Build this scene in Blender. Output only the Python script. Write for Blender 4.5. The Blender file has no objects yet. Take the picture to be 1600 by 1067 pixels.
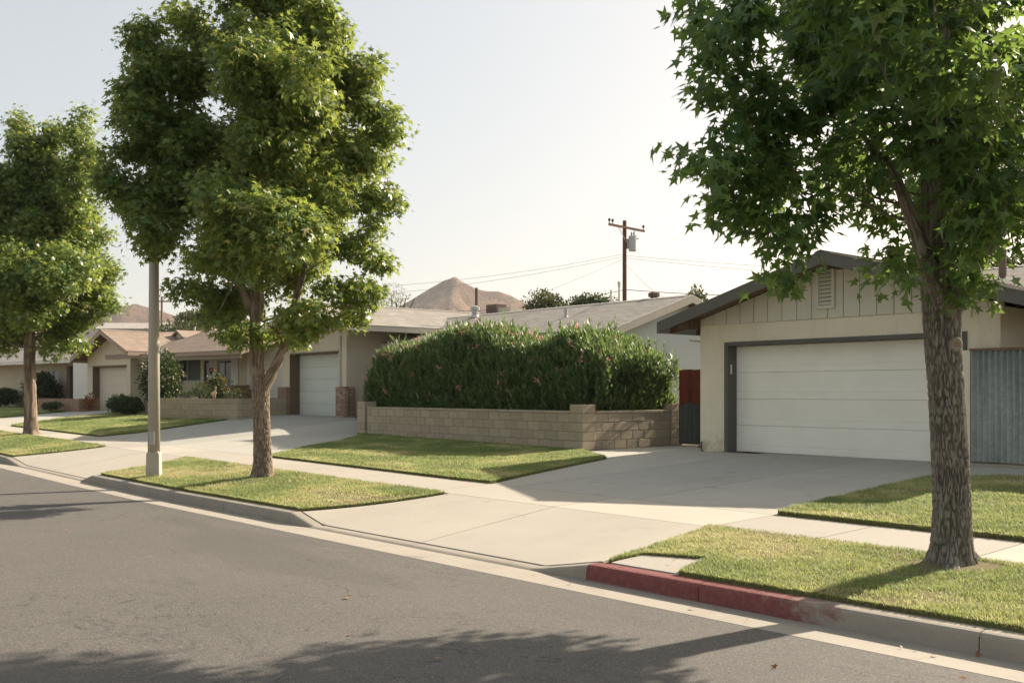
import bpy, bmesh, math, random
import numpy as np
from mathutils import Vector, Matrix

random.seed(7)
RNG = np.random.default_rng(11)
SC = bpy.context.scene
COL = SC.collection
R = math.radians

# ---------------------------------------------------------------- camera, sky, sun, exposure
EYE = 1.70
YAW = 49.244
cam_d = bpy.data.cameras.new('camera')
cam = bpy.data.objects.new('camera', cam_d)
COL.objects.link(cam)
cam.location = (0, 0, EYE)
cam.rotation_euler = (R(90), 0, R(YAW))
cam_d.sensor_width = 36
cam_d.lens = 35.0
cam_d.shift_y = 0.0491
cam_d.clip_start = 0.1
cam_d.clip_end = 8000
SC.camera = cam

SUN_AZ = 2.5      # degrees from +Y towards +X
SUN_EL = 31.5
world = bpy.data.worlds.new('World')
SC.world = world
world.use_nodes = True
wn = world.node_tree
bg = wn.nodes['Background']
sky = wn.nodes.new('ShaderNodeTexSky')
sky.sky_type = 'NISHITA'
sky.sun_disc = False
sky.sun_elevation = R(SUN_EL)
sky.sun_rotation = R(SUN_AZ)
sky.altitude = 300
sky.air_density = 1.0
sky.dust_density = 4.5
sky.ozone_density = 1.0
# hazy air: the clear-sky colour is thinned and an even pale haze is laid over the whole dome
thin = wn.nodes.new('ShaderNodeVectorMath'); thin.operation = 'MULTIPLY'
thin.inputs[1].default_value = (.36, .305, .245)
hz_n = wn.nodes.new('ShaderNodeVectorMath'); hz_n.operation = 'ADD'
hz_n.inputs[1].default_value = (1.54, 1.67, 1.76)
wn.links.new(sky.outputs[0], thin.inputs[0]); wn.links.new(thin.outputs[0], hz_n.inputs[0])
wn.links.new(hz_n.outputs[0], bg.inputs[0])
bg.inputs[1].default_value = 0.122

sun_d = bpy.data.lights.new('sun', 'SUN')
sun = bpy.data.objects.new('sun', sun_d)
COL.objects.link(sun)
sun_d.energy = 5.0
sun_d.angle = R(0.6)
sun_d.color = (1.0, 0.885, 0.73)
sv = Vector((math.sin(R(SUN_AZ)) * math.cos(R(SUN_EL)), math.cos(R(SUN_AZ)) * math.cos(R(SUN_EL)), math.sin(R(SUN_EL))))
sun.rotation_euler = sv.to_track_quat('Z', 'Y').to_euler()

HAZE = .00013
vs = SC.view_settings
vs.view_transform = 'Standard'
vs.look = 'None'
vs.gamma = 1
vs.use_curve_mapping = False
vs.exposure = 1.15

# ---------------------------------------------------------------- terrain functions
def interp(x, pts):
    xs = [p[0] for p in pts]; ys = [p[1] for p in pts]
    return float(np.interp(x, xs, ys))
ZK = [(-120, .75), (-60, .22), (-45, .08), (-34, 0.0), (-26, -.05), (-20, -.09), (-16, -.10), (-10, -.06), (-6, -.03), (-2.5, 0), (6, .06), (30, .2)]
ZS = [(-120, 1.1), (-60, .6), (-40, .43), (-30, .36), (-19, .29), (-13, .25), (-4, .25), (6, .30), (30, .45)]
ZP = [(-120, 1.3), (-60, .85), (-50, .78), (-46, .82), (-36, .86), (-31, .9), (-27, .88), (-25.6, .78), (-24.6, .5), (-15.5, .42), (-12.5, .5), (-6, .53), (6, .6), (30, .7)]
KY, KB, SF, SB, AE = 6.47, 6.64, 8.72, 9.93, 5.99
def zk(x): return interp(x, ZK)
def zs(x): return interp(x, ZS)
def zp(x): return interp(x, ZP)
KF = [(-45.9, 1), (-45.2, 0), (-40.6, 0), (-39.9, 1), (-26.5, 1), (-25.2, 0), (-20.75, 0), (-20.15, 1), (-12.1, 1), (-11.5, 0), (-7.2, 0), (-6.45, 1)]
def kf(x):
    t = interp(x, KF)
    return t
def ktop(x): return zk(x) + .022 + .133 * kf(x)
def hgt(x, y):
    if y < AE:
        return zk(x) + .02 + min(AE - y, 6.) * .018
    if y < KY:
        return zk(x) + .02 * (KY - y) / (KY - AE)
    if y < SF:
        t = max(0., (y - KB) / (SF - KB))
        return ktop(x) + (zs(x) - .03 - ktop(x)) * t
    if y < SB:
        return zs(x) - .03 * (SB - y) / (SB - SF)
    t = min(1., (y - SB) / (16.1 - SB))
    return zs(x) + (zp(x) - zs(x)) * t

# ---------------------------------------------------------------- noise
def vnoise(p, seed=0):
    p = np.asarray(p, dtype=np.float64)
    i = np.floor(p).astype(np.int64); f = p - i
    f = f * f * (3 - 2 * f)
    def h(a, b, c):
        n = (a * 374761393 + b * 668265263 + c * 2147483647 + seed * 1274126177) & 0xffffffff
        n = ((n ^ (n >> 13)) * 1274126177) & 0xffffffff
        n = ((n ^ (n >> 16)) * 2246822519) & 0xffffffff
        return ((n ^ (n >> 15)) & 0xffff) / 65535.
    r = 0
    for dx in (0, 1):
        wx = f[:, 0] if dx else 1 - f[:, 0]
        for dy in (0, 1):
            wy = f[:, 1] if dy else 1 - f[:, 1]
            for dz in (0, 1):
                wz = f[:, 2] if dz else 1 - f[:, 2]
                r = r + wx * wy * wz * h(i[:, 0] + dx, i[:, 1] + dy, i[:, 2] + dz)
    return r
def fbm(p, oct=4, seed=0):
    p = np.asarray(p, dtype=np.float64)
    a, s, t = .5, 0, 0
    for k in range(oct):
        s = s + a * vnoise(p * 2 ** k + 17.3 * k, seed + k); t += a; a *= .5
    return s / t

# ---------------------------------------------------------------- object helpers
def tag(o, label, cat=None, group=None, kind=None):
    o['label'] = label
    if cat: o['category'] = cat
    if group: o['group'] = group
    if kind: o['kind'] = kind
    return o
def root(name, label, cat, loc=(0, 0, 0), rz=0., group=None):
    o = bpy.data.objects.new(name, None)
    o.empty_display_size = .3
    COL.objects.link(o)
    o.location = loc; o.rotation_euler = (0, 0, rz)
    return tag(o, label, cat, group)
def attach(o, parent, local):
    if parent is not None:
        o.parent = parent
        if not local:
            m = Matrix.Translation(parent.location) @ Matrix.Rotation(parent.rotation_euler.z, 4, 'Z')
            o.matrix_parent_inverse = m.inverted()
def link_mesh(name, me, parent=None, local=False):
    o = bpy.data.objects.new(name, me)
    COL.objects.link(o)
    attach(o, parent, local)
    return o

class MB:
    def __init__(s): s.v = []; s.f = []
    def add(s, vs_, fs_):
        n = len(s.v)
        s.v += [tuple(q) for q in vs_]
        s.f += [tuple(i + n for i in f) for f in fs_]
        return s
    def box(s, x0, x1, y0, y1, z0, z1):
        return s.add([(x0, y0, z0), (x1, y0, z0), (x1, y1, z0), (x0, y1, z0), (x0, y0, z1), (x1, y0, z1), (x1, y1, z1), (x0, y1, z1)],
                     [(0, 3, 2, 1), (4, 5, 6, 7), (0, 1, 5, 4), (1, 2, 6, 5), (2, 3, 7, 6), (3, 0, 4, 7)])
    def prism(s, poly, vec):
        n = len(poly); vec = Vector(vec)
        a = [Vector(p) for p in poly]; b = [p + vec for p in a]
        nrm = Vector((0, 0, 0))
        for i in range(n):
            p, q = a[i], a[(i + 1) % n]
            nrm += p.cross(q)
        fl = nrm.dot(vec) > 0
        fs_ = [tuple(range(n))[::-1] if fl else tuple(range(n)), tuple(range(n, 2 * n)) if fl else tuple(range(n, 2 * n))[::-1]]
        for i in range(n):
            j = (i + 1) % n
            fs_.append((i, j, n + j, n + i) if fl else (j, i, n + i, n + j))
        return s.add(a + b, fs_)
    def tube(s, pts, rad, n=8, cap=True):
        pts = [Vector(p) for p in pts]
        if not hasattr(rad, '__len__'): rad = [rad] * len(pts)
        base = len(s.v); prev = None
        for i, p in enumerate(pts):
            d = (pts[min(i + 1, len(pts) - 1)] - pts[max(i - 1, 0)]).normalized()
            if prev is None:
                up = Vector((0, 0, 1)) if abs(d.z) < .9 else Vector((1, 0, 0))
                u = d.cross(up).normalized()
            else:
                u = (prev - d * prev.dot(d)).normalized()
            prev = u; w = d.cross(u)
            for k in range(n):
                a = 2 * math.pi * k / n
                s.v.append(tuple(p + (u * math.cos(a) + w * math.sin(a)) * rad[i]))
        for i in range(len(pts) - 1):
            for k in range(n):
                a = base + i * n + k; b = base + i * n + (k + 1) % n
                s.f.append((a, b, b + n, a + n))
        if cap:
            s.f.append(tuple(base + k for k in range(n))[::-1])
            s.f.append(tuple(base + (len(pts) - 1) * n + k for k in range(n)))
        return s
    def mesh(s, name, mat, smooth=False):
        me = bpy.data.meshes.new(name)
        me.from_pydata(s.v, [], s.f)
        me.materials.append(mat)
        if smooth: me.polygons.foreach_set('use_smooth', [True] * len(me.polygons))
        return me
    def build(s, name, mat, parent=None, local=False, smooth=False, bevel=0):
        me = s.mesh(name, mat, smooth)
        if bevel:
            bm = bmesh.new(); bm.from_mesh(me)
            bmesh.ops.bevel(bm, geom=bm.edges[:], offset=bevel, segments=1, affect='EDGES', clamp_overlap=True)
            bm.to_mesh(me); bm.free()
        return link_mesh(name, me, parent, local)

def np_mesh(name, V, F, mat, tone=None, smooth=True):
    """V (n,3); F (m,k) equal-size faces; tone (n,) float attribute."""
    me = bpy.data.meshes.new(name)
    V = np.ascontiguousarray(V, dtype=np.float32); F = np.ascontiguousarray(F, dtype=np.int32)
    me.vertices.add(len(V)); me.vertices.foreach_set('co', V.ravel())
    k = F.shape[1]
    me.loops.add(F.size); me.loops.foreach_set('vertex_index', F.ravel())
    me.polygons.add(len(F))
    me.polygons.foreach_set('loop_start', np.arange(0, F.size, k, dtype=np.int32))
    me.polygons.foreach_set('loop_total', np.full(len(F), k, dtype=np.int32))
    me.polygons.foreach_set('use_smooth', np.full(len(F), smooth, dtype=bool))
    me.materials.append(mat)
    if tone is not None:
        at = me.attributes.new('tone', 'FLOAT', 'POINT')
        at.data.foreach_set('value', np.ascontiguousarray(tone, dtype=np.float32))
    me.update(calc_edges=True)
    return me

# ---------------------------------------------------------------- materials
class NT:
    def __init__(s, name):
        s.m = bpy.data.materials.new(name); s.m.use_nodes = True
        s.t = s.m.node_tree; s.b = s.t.nodes['Principled BSDF']
        s.out = s.t.nodes['Material Output']
        s.co = s.n('ShaderNodeTexCoord').outputs['Object']
    def n(s, typ, **kw):
        nd = s.t.nodes.new(typ)
        for k, v in kw.items(): setattr(nd, k, v)
        return nd
    def l(s, a, b): s.t.links.new(a, b)
    def scale(s, sc):
        mp = s.n('ShaderNodeMapping'); s.l(s.co, mp.inputs['Vector'])
        mp.inputs['Scale'].default_value = sc if hasattr(sc, '__len__') else (sc,) * 3
        return mp.outputs[0]
    def noise(s, sc, detail=4, rough=.55, dist=0):
        nd = s.n('ShaderNodeTexNoise'); s.l(s.scale(sc), nd.inputs['Vector'])
        nd.inputs['Scale'].default_value = 1; nd.inputs['Detail'].default_value = detail
        nd.inputs['Roughness'].default_value = rough; nd.inputs['Distortion'].default_value = dist
        return nd.outputs['Fac']
    def voro(s, sc, feature='F1', out='Distance', rnd=1):
        nd = s.n('ShaderNodeTexVoronoi', feature=feature); s.l(s.scale(sc), nd.inputs['Vector'])
        nd.inputs['Scale'].default_value = 1; nd.inputs['Randomness'].default_value = rnd
        return nd.outputs[out]
    def ramp(s, fac, stops):
        r = s.n('ShaderNodeValToRGB'); s.l(fac, r.inputs['Fac'])
        e = r.color_ramp.elements
        while len(e) < len(stops): e.new(.5)
        for el, (p, c) in zip(e, stops):
            el.position = p; el.color = (c if len(c) == 4 else (*c, 1)) if hasattr(c, '__len__') else (c, c, c, 1)
        return r.outputs['Color']
    def mix(s, fac, a, b, mode='MIX'):
        m = s.n('ShaderNodeMix', data_type='RGBA', blend_type=mode, clamp_factor=True)
        for v, i in ((fac, 0), (a, 6), (b, 7)):
            if hasattr(v, 'is_linked'): s.l(v, m.inputs[i])
            elif i == 0: m.inputs[0].default_value = v
            else: m.inputs[i].default_value = (*v, 1) if len(v) == 3 else v
        return m.outputs[2]
    def math(s, op, a, b=0):
        m = s.n('ShaderNodeMath', operation=op)
        for i, v in enumerate((a, b)):
            if hasattr(v, 'is_linked'): s.l(v, m.inputs[i])
            else: m.inputs[i].default_value = v
        return m.outputs[0]
    def rand(s):
        return s.n('ShaderNodeObjectInfo').outputs['Random']
    def attr(s, name):
        return s.n('ShaderNodeAttribute', attribute_name=name).outputs['Fac']
    def bump(s, h, strength=.3, dist=.01):
        b = s.n('ShaderNodeBump'); s.l(h, b.inputs['Height'])
        b.inputs['Strength'].default_value = strength; b.inputs['Distance'].default_value = dist
        s.l(b.outputs[0], s.b.inputs['Normal'])
    def color(s, c):
        if hasattr(c, 'is_linked'): s.l(c, s.b.inputs['Base Color'])
        else: s.b.inputs['Base Color'].default_value = (*c, 1)
    def rough(s, r, spec=.3):
        if hasattr(r, 'is_linked'): s.l(r, s.b.inputs['Roughness'])
        else: s.b.inputs['Roughness'].default_value = r
        s.b.inputs['Specular IOR Level'].default_value = spec

def dim(c, k): return tuple(x * k for x in c)
def m_stucco(name, c, grain=70, dirt=True, splash=False):
    t = NT(name)
    a = t.noise(.9, 5, .6); b = t.noise(grain, 3, .6); d = t.noise((3.0, 3.0, .7), 4)
    col = t.mix(t.ramp(a, [(.3, 0), (.75, 1)]), dim(c, .92), dim(c, 1.05))
    if dirt: col = t.mix(t.ramp(d, [(.52, 0), (.8, .35)]), col, dim(c, .72))
    col = t.mix(.18, col, t.ramp(b, [(.3, dim(c, .6)), (.7, dim(c, 1.2))]))
    if splash:
        sx = t.n('ShaderNodeSeparateXYZ'); t.l(t.co, sx.inputs[0])
        mr = t.n('ShaderNodeMapRange'); t.l(sx.outputs['Z'], mr.inputs[0])
        mr.inputs[1].default_value = .95; mr.inputs[2].default_value = .48
        k = t.math('MULTIPLY', mr.outputs[0], t.ramp(t.noise((5, 5, 7), 5, .7), [(.42, 0), (.6, 1)]))
        col = t.mix(t.math('MULTIPLY', k, .65), col, (.36, .25, .13))
        st = t.noise((6, 6, .5), 4, .6)
        col = t.mix(t.ramp(st, [(.58, 0), (.8, .3)]), col, dim(c, .62))
    t.color(col); t.rough(.9, .2); t.bump(b, .55, .012)
    return t.m
def m_paint(name, c, rough=.6, wear=.2, bumpy=.12, sc=(4, 4, 30)):
    t = NT(name)
    a = t.noise(1.6, 4); b = t.noise(sc, 4, .6)
    col = t.mix(t.ramp(a, [(.35, 0), (.7, 1)]), dim(c, .93), c)
    col = t.mix(t.ramp(b, [(.5, 0), (.85, wear)]), col, dim(c, .6))
    t.color(col); t.rough(rough, .3); t.bump(b, bumpy, .004)
    return t.m
def m_concrete(name, c, fine=130, stain=.3, obj=False, bumps=.3):
    t = NT(name)
    a = t.noise(.45, 5, .6); b = t.noise(fine, 2, .7); d = t.noise(2.2, 6, .65); e = t.noise(.16, 3, .5)
    col = t.mix(t.ramp(a, [(.3, 0), (.7, 1)]), dim(c, .9), dim(c, 1.07))
    col = t.mix(t.ramp(d, [(.5, 0), (.8, stain)]), col, (c[0] * .55, c[1] * .53, c[2] * .5))
    col = t.mix(t.ramp(e, [(.45, 0), (.7, .25)]), col, (c[0] * .8, c[1] * .76, c[2] * .7))
    col = t.mix(.35, col, t.ramp(b, [(.3, dim(c, .62)), (.7, dim(c, 1.3))]))
    ty = t.noise((1.1, .3, 1), 5, .65)
    col = t.mix(t.ramp(ty, [(.55, 0), (.8, stain * .9)]), col, (c[0] * .62, c[1] * .6, c[2] * .58))
    oil = t.noise(1.7, 4, .5)
    col = t.mix(t.ramp(oil, [(.66, 0), (.74, stain)]), col, (c[0] * .42, c[1] * .4, c[2] * .38))
    sp = t.voro(23)
    col = t.mix(t.ramp(sp, [(.05, .5), (.09, 0)]), col, dim(c, .35))
    if obj:
        col = t.mix(1, col, t.ramp(t.rand(), [(0, (.86, .86, .87)), (1, (1.1, 1.08, 1.04))]), 'MULTIPLY')
    t.color(col); t.rough(.88, .25); t.bump(b, bumps, .006)
    return t.m
def m_asphalt():
    t = NT('asphalt')
    c = (.112, .103, .091)
    f = t.noise(190, 2, .7); v = t.voro(150, out='Color'); a = t.noise(.35, 5, .6); s = t.noise((.25, 1.6, 1), 4, .6)
    col = t.mix(t.ramp(a, [(.3, 0), (.7, 1)]), dim(c, .8), dim(c, 1.12))
    col = t.mix(t.ramp(s, [(.45, 0), (.75, .5)]), col, (.128, .117, .105))
    g = t.n('ShaderNodeSeparateColor'); t.l(v, g.inputs[0])
    col = t.mix(.6, col, t.ramp(g.outputs[0], [(0, (.07, .066, .06)), (.55, (.11, .102, .091)), (.85, (.16, .148, .131)), (1, (.28, .26, .23))]))
    pt = t.noise((.12, .5, 1), 3, .5)
    col = t.mix(t.ramp(pt, [(.55, 0), (.6, .28)]), col, (.075, .069, .062))
    oil = t.noise((.5, 2.4, 1), 5, .7)
    col = t.mix(t.ramp(oil, [(.6, 0), (.75, .4)]), col, (.05, .047, .043))
    pale = t.noise((1.3, 3.5, 1), 6, .75)
    col = t.mix(t.ramp(pale, [(.6, 0), (.72, .3)]), col, (.19, .17, .145))
    cr = t.noise((.9, .9, 1), 6, .6, 1.5)
    crk = t.ramp(t.math('ABSOLUTE', t.math('SUBTRACT', cr, .5)), [(0, 1), (.005, 0)])
    gate = t.ramp(t.noise(.22, 2), [(.46, 0), (.54, 1)])
    col = t.mix(t.math('MULTIPLY', t.math('MULTIPLY', crk, gate), .85), col, (.03, .029, .028))
    t.color(col); t.rough(.8, .2)
    t.bump(f, .5, .006)
    return t.m
def m_block(name, c, c2, spec=True):
    t = NT(name)
    r = t.rand()
    a = t.noise(9, 5, .7); b = t.noise(120, 2, .7); d = t.noise((1.3, 1.3, 2.5), 4)
    col = t.ramp(r, [(0, dim(c, .88)), (.5, c), (1, c2)])
    col = t.mix(t.ramp(a, [(.45, 0), (.8, .5)]), col, dim(c, .62))
    col = t.mix(t.ramp(d, [(.5, 0), (.75, .4)]), col, dim(c2, .6))
    col = t.mix(.25, col, t.ramp(b, [(.3, dim(c, .6)), (.7, dim(c, 1.3))]))
    t.color(col); t.rough(.92, .2); t.bump(b, .5, .008)
    return t.m
def m_shingle(name, c, c2):
    t = NT(name)
    tn = t.attr('tone'); r = t.rand()
    k = t.math('FRACT', t.math('ADD', tn, r))
    a = t.noise(1.2, 4, .6); b = t.noise(110, 2, .7)
    col = t.ramp(k, [(0, dim(c, .97)), (.4, c), (.8, dim(c2, .97)), (1, c2)])
    col = t.mix(t.ramp(a, [(.4, 0), (.75, .4)]), col, dim(c, .75))
    col = t.mix(.25, col, t.ramp(b, [(.3, dim(c, .55)), (.7, dim(c, 1.4))]))
    t.color(col); t.rough(.8, .35); t.bump(b, .5, .006)
    return t.m
def m_wood(name, c, axis='z', wear=.4, grey=None):
    t = NT(name)
    sc = {'z': (40, 40, 2.2), 'x': (2.2, 40, 40), 'y': (40, 2.2, 40)}[axis]
    a = t.noise(sc, 5, .6, .6); r = t.rand()
    col = t.mix(t.ramp(a, [(.3, 0), (.75, 1)]), dim(c, .6), dim(c, 1.2))
    col = t.mix(1, col, t.ramp(r, [(0, (.8, .8, .8)), (1, (1.15, 1.12, 1.1))]), 'MULTIPLY')
    if grey: col = t.mix(t.ramp(t.noise((3, 3, 1.2), 4), [(.45, 0), (.65, wear)]), col, grey)
    t.color(col); t.rough(.85, .2); t.bump(a, .5, .006)
    return t.m
def m_bark(name, c, c2):
    t = NT(name)
    tn = t.attr('tone')
    a = t.noise((85, 85, 22), 6, .7, .8); b = t.noise(2.2, 3); f = t.noise(160, 2)
    h = t.math('ADD', t.math('MULTIPLY', tn, .7), t.math('MULTIPLY', a, .45))
    col = t.ramp(h, [(.12, dim(c, .48)), (.45, c), (.75, c2), (1, dim(c2, 1.1))])
    col = t.mix(t.ramp(b, [(.4, 0), (.75, .35)]), col, (c2[0] * 1.05, c2[1], c2[2] * .9))
    t.color(col); t.rough(.95, .15)
    t.bump(t.math('ADD', a, t.math('MULTIPLY', f, .25)), .9, .012)
    return t.m
def m_leaf(name, stops, trans, tmix=.35, rough=.45, spec=.35):
    t = NT(name)
    tn = t.attr('tone') if name[-4:] != '_one' else t.rand()
    col = t.ramp(tn, stops)
    n1 = t.noise(14, 3)
    col = t.mix(t.ramp(n1, [(.4, 0), (.8, .3)]), col, dim(stops[-1][1], .8))
    t.color(col); t.rough(rough, spec)
    tb = t.n('ShaderNodeBsdfTranslucent')
    t.l(t.mix(.5, col, trans), tb.inputs['Color'])
    ms = t.n('ShaderNodeMixShader'); ms.inputs[0].default_value = tmix
    t.l(t.b.outputs[0], ms.inputs[1]); t.l(tb.outputs[0], ms.inputs[2])
    t.l(ms.outputs[0], t.out.inputs['Surface'])
    return t.m
def m_metal_sheet():
    t = NT('galvanised_steel')
    c = (.30, .32, .295)
    a = t.noise((7, 7, .8), 5, .6); b = t.voro(16, out='Color'); d = t.noise(1.4, 4)
    g = t.n('ShaderNodeSeparateColor'); t.l(b, g.inputs[0])
    col = t.mix(t.ramp(a, [(.3, 0), (.75, 1)]), dim(c, .68), dim(c, 1.25))
    col = t.mix(.22, col, t.ramp(g.outputs[0], [(0, dim(c, .6)), (1, dim(c, 1.5))]))
    col = t.mix(t.ramp(d, [(.55, 0), (.75, .5)]), col, (.46, .48, .46))
    t.color(col); t.b.inputs['Metallic'].default_value = .35
    t.rough(t.ramp(a, [(.3, .42), (.8, .7)]), .4); t.bump(a, .12, .006)
    return t.m
def m_kerb():
    t = NT('kerb_concrete')
    c = (.31, .275, .225)
    a = t.noise(.8, 5, .6); b = t.noise(130, 2, .7); d = t.noise((4, 4, 9), 5, .65)
    col = t.mix(t.ramp(a, [(.3, 0), (.7, 1)]), dim(c, .85), dim(c, 1.1))
    col = t.mix(t.ramp(d, [(.5, 0), (.75, .5)]), col, dim(c, .55))
    col = t.mix(.3, col, t.ramp(b, [(.3, dim(c, .6)), (.7, dim(c, 1.3))]))
    # worn red paint on two stretches, measured along the kerb
    sep = t.n('ShaderNodeSeparateXYZ'); t.l(t.co, sep.inputs[0])
    x = sep.outputs['X']
    def band(x0, x1, soft):
        mr = t.n('ShaderNodeMapRange'); t.l(x, mr.inputs[0])
        mr.inputs[1].default_value = x0 - .02; mr.inputs[2].default_value = x0
        m2 = t.n('ShaderNodeMapRange'); t.l(x, m2.inputs[0])
        m2.inputs[1].default_value = x1 + soft; m2.inputs[2].default_value = x1
        return t.math('MULTIPLY', mr.outputs[0], m2.outputs[0])
    wear = t.noise((7, 7, 12), 6, .7)
    near = t.math('ADD', band(-6.46, -5.2, 1.9), t.math('MULTIPLY', wear, .85))
    k1 = t.ramp(near, [(.72, 0), (1.5, .92)])
    far = t.math('ADD', band(-20.1, -19.3, .7), t.math('MULTIPLY', wear, .9))
    k2 = t.ramp(far, [(1.25, 0), (1.6, .7)])
    low = t.n('ShaderNodeMapRange'); t.l(sep.outputs['Z'], low.inputs[0])
    low.inputs[1].default_value = -.035; low.inputs[2].default_value = -.01
    k1 = t.math('MULTIPLY', k1, low.outputs[0])
    red = t.mix(t.ramp(t.noise(26, 4), [(.3, 0), (.8, 1)]), (.15, .032, .032), (.25, .08, .07))
    col = t.mix(k1, col, red); col = t.mix(k2, col, (.30, .14, .12))
    t.color(col); t.rough(.85, .25); t.bump(b, .35, .006)
    return t.m
def m_glass(name, c=(.02, .03, .032)):
    t = NT(name); t.color(c); t.rough(.06, .6)
    return t.m
def m_soil(): 
    t = NT('soil'); a = t.noise(30, 5, .7); b = t.noise(2., 4)
    col = t.mix(t.ramp(a, [(.3, 0), (.7, 1)]), (.09, .07, .04), (.24, .20, .11))
    col = t.mix(t.ramp(b, [(.4, 0), (.7, .6)]), col, (.20, .21, .08))
    t.color(col); t.rough(.95, .1); t.bump(a, .8, .02)
    return t.m
def m_hill():
    t = NT('dry_hillside')
    a = t.noise(.012, 6, .65); b = t.noise(.06, 5, .7); d = t.noise(.22, 4, .7)
    col = t.mix(t.ramp(a, [(.35, 0), (.65, 1)]), (.15, .075, .048), (.29, .18, .115))
    col = t.mix(t.ramp(b, [(.42, 0), (.6, .75)]), col, (.095, .08, .05))
    col = t.mix(t.ramp(d, [(.55, 0), (.7, .6)]), col, (.07, .068, .042))
    t.color(col); t.rough(.95, .1); t.bump(t.math('ADD', b, t.math('MULTIPLY', d, .5)), 1, 7)
    return t.m

M = {}
M['asphalt'] = m_asphalt()
M['gutter'] = m_concrete('gutter_concrete', (.335, .30, .25), stain=.55)
M['kerb'] = m_kerb()
M['walk'] = m_concrete('pavement_concrete', (.41, .375, .32), stain=.22, obj=True)
M['drive'] = m_concrete('driveway_concrete', (.385, .37, .325), stain=.4, obj=True)
M['joint'] = m_concrete('joint_dark', (.14, .115, .085))
M['soil'] = m_soil()
M['stucco_a'] = m_stucco('cream_stucco', (.76, .69, .54), splash=True)
M['stucco_b'] = m_stucco('warm_stucco', (.68, .61, .48))
M['stucco_b2'] = m_stucco('pale_blue_stucco', (.62, .67, .66), 30)
M['stucco_c'] = m_stucco('tan_stucco', (.66, .58, .43))
M['stucco_d'] = m_stucco('beige_stucco', (.60, .53, .40))
M['white'] = m_paint('white_paint', (.72, .69, .62))
M['door_a'] = m_paint('garage_door_white', (.90, .87, .77), .45, .1, .1, (3, 3, 60))
M['door_b'] = m_paint('garage_door_grey', (.66, .69, .63), .5, .12, .1, (3, 3, 60))
M['door_c'] = m_paint('garage_door_tan', (.68, .60, .47), .5, .12)
M['siding'] = m_paint('siding_cream', (.64, .61, .50), .75, .25, .25, (30, 30, 3))
M['trim_dark'] = m_paint('dark_green_grey_trim', (.118, .115, .098), .6, .3, .2, (5, 5, 5))
M['trim_brown'] = m_paint('brown_trim', (.16, .115, .08), .7, .3)
M['fascia_b'] = m_paint('cream_fascia', (.50, .46, .38), .6, .2)
M['fascia_c'] = m_paint('tan_fascia', (.36, .27, .20), .6, .2)
M['soffit'] = m_wood('soffit_wood', (.17, .115, .07), 'x')
M['sh_a'] = m_shingle('grey_shingle', (.28, .245, .21), (.37, .33, .285))
M['sh_b'] = m_shingle('pale_shingle', (.34, .31, .27), (.42, .38, .33))
M['sh_c'] = m_shingle('brown_shingle', (.27, .205, .155), (.34, .26, .20))
M['sh_d'] = m_shingle('ash_shingle', (.32, .29, .26), (.40, .36, .32))
M['felt'] = m_paint('roof_felt', (.13, .115, .10), .9)
M['block'] = m_block('tan_block', (.43, .36, .26), (.50, .41, .30))
M['mortar'] = m_concrete('mortar', (.33, .28, .22))
M['brick'] = m_block('red_brick', (.30, .185, .145), (.50, .39, .32))
M['brick_dark'] = m_block('dark_red_brick', (.12, .055, .04), (.17, .08, .06))
M['brick_tan'] = m_block('tan_brick', (.33, .21, .14), (.42, .29, .20))
M['steel'] = m_metal_sheet()
M['gate_red'] = m_wood('redwood_board', (.20, .055, .032))
M['gate_grey'] = m_wood('weathered_grey_board', (.115, .125, .115))
M['fence_brown'] = m_wood('brown_fence_board', (.24, .155, .09))
M['rail'] = m_wood('rail_wood', (.28, .17, .10), 'x')
M['pole_wood'] = m_wood('pole_wood', (.13, .068, .042))
M['pole_hazed'] = m_wood('hazed_pole_wood', (.30, .235, .19))  # far pole's wood: distance haze put into the colour as a paler tone
M['pole_conc'] = m_concrete('pole_concrete', (.46, .42, .35), 90, .3)
M['trans'] = m_paint('transformer_grey', (.42, .46, .47), .5)
M['wire'] = m_paint('wire', (.16, .145, .135), .7)
M['pipe'] = m_paint('vent_pipe', (.14, .10, .08), .7, .5)
M['galv'] = m_paint('galvanised', (.42, .42, .40), .5, .4)
M['glass'] = m_glass('window_glass')
M['glass_t'] = m_glass('curtained_glass', (.10, .13, .12))
M['dark'] = m_paint('dark_paint', (.05, .042, .036), .7)
M['bark_near'] = m_bark('bark_near', (.125, .105, .086), (.26, .232, .195))
M['bark_mid'] = m_bark('bark_mid', (.17, .13, .095), (.29, .23, .17))
M['bark_bg'] = m_bark('bark_bg', (.15, .11, .08), (.25, .19, .14))
M['knot'] = m_wood('cut_branch_wood', (.30, .20, .12), 'y')
LG = [(0, (.015, .056, .023)), (.45, (.028, .095, .032)), (.8, (.054, .135, .038)), (1, (.13, .16, .045))]
M['leaf'] = m_leaf('sweetgum_leaf', LG, (.42, .58, .09), .45, .38, .45)
M['leaf_one'] = m_leaf('sweetgum_leaf_one', LG, (.42, .58, .09), .45, .38, .45)
M['leaf_warm'] = m_leaf('warm_sweetgum_leaf', [(0, (.027, .078, .027)), (.4, (.068, .155, .038)), (.75, (.185, .235, .057)), (1, (.38, .30, .10))], (.62, .70, .12), .39, .40, .45)
M['leaf_warm_one'] = m_leaf('warm_sweetgum_leaf_one', [(0, (.027, .078, .027)), (.4, (.068, .155, .038)), (.75, (.185, .235, .057)), (1, (.38, .30, .10))], (.62, .70, .12), .39, .40, .45)
M['oleander'] = m_leaf('oleander_leaf', [(0, (.022, .058, .024)), (.5, (.058, .122, .042)), (.85, (.17, .22, .085)), (1, (.36, .34, .18))], (.36, .52, .12), .34, .42, .45)
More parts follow.
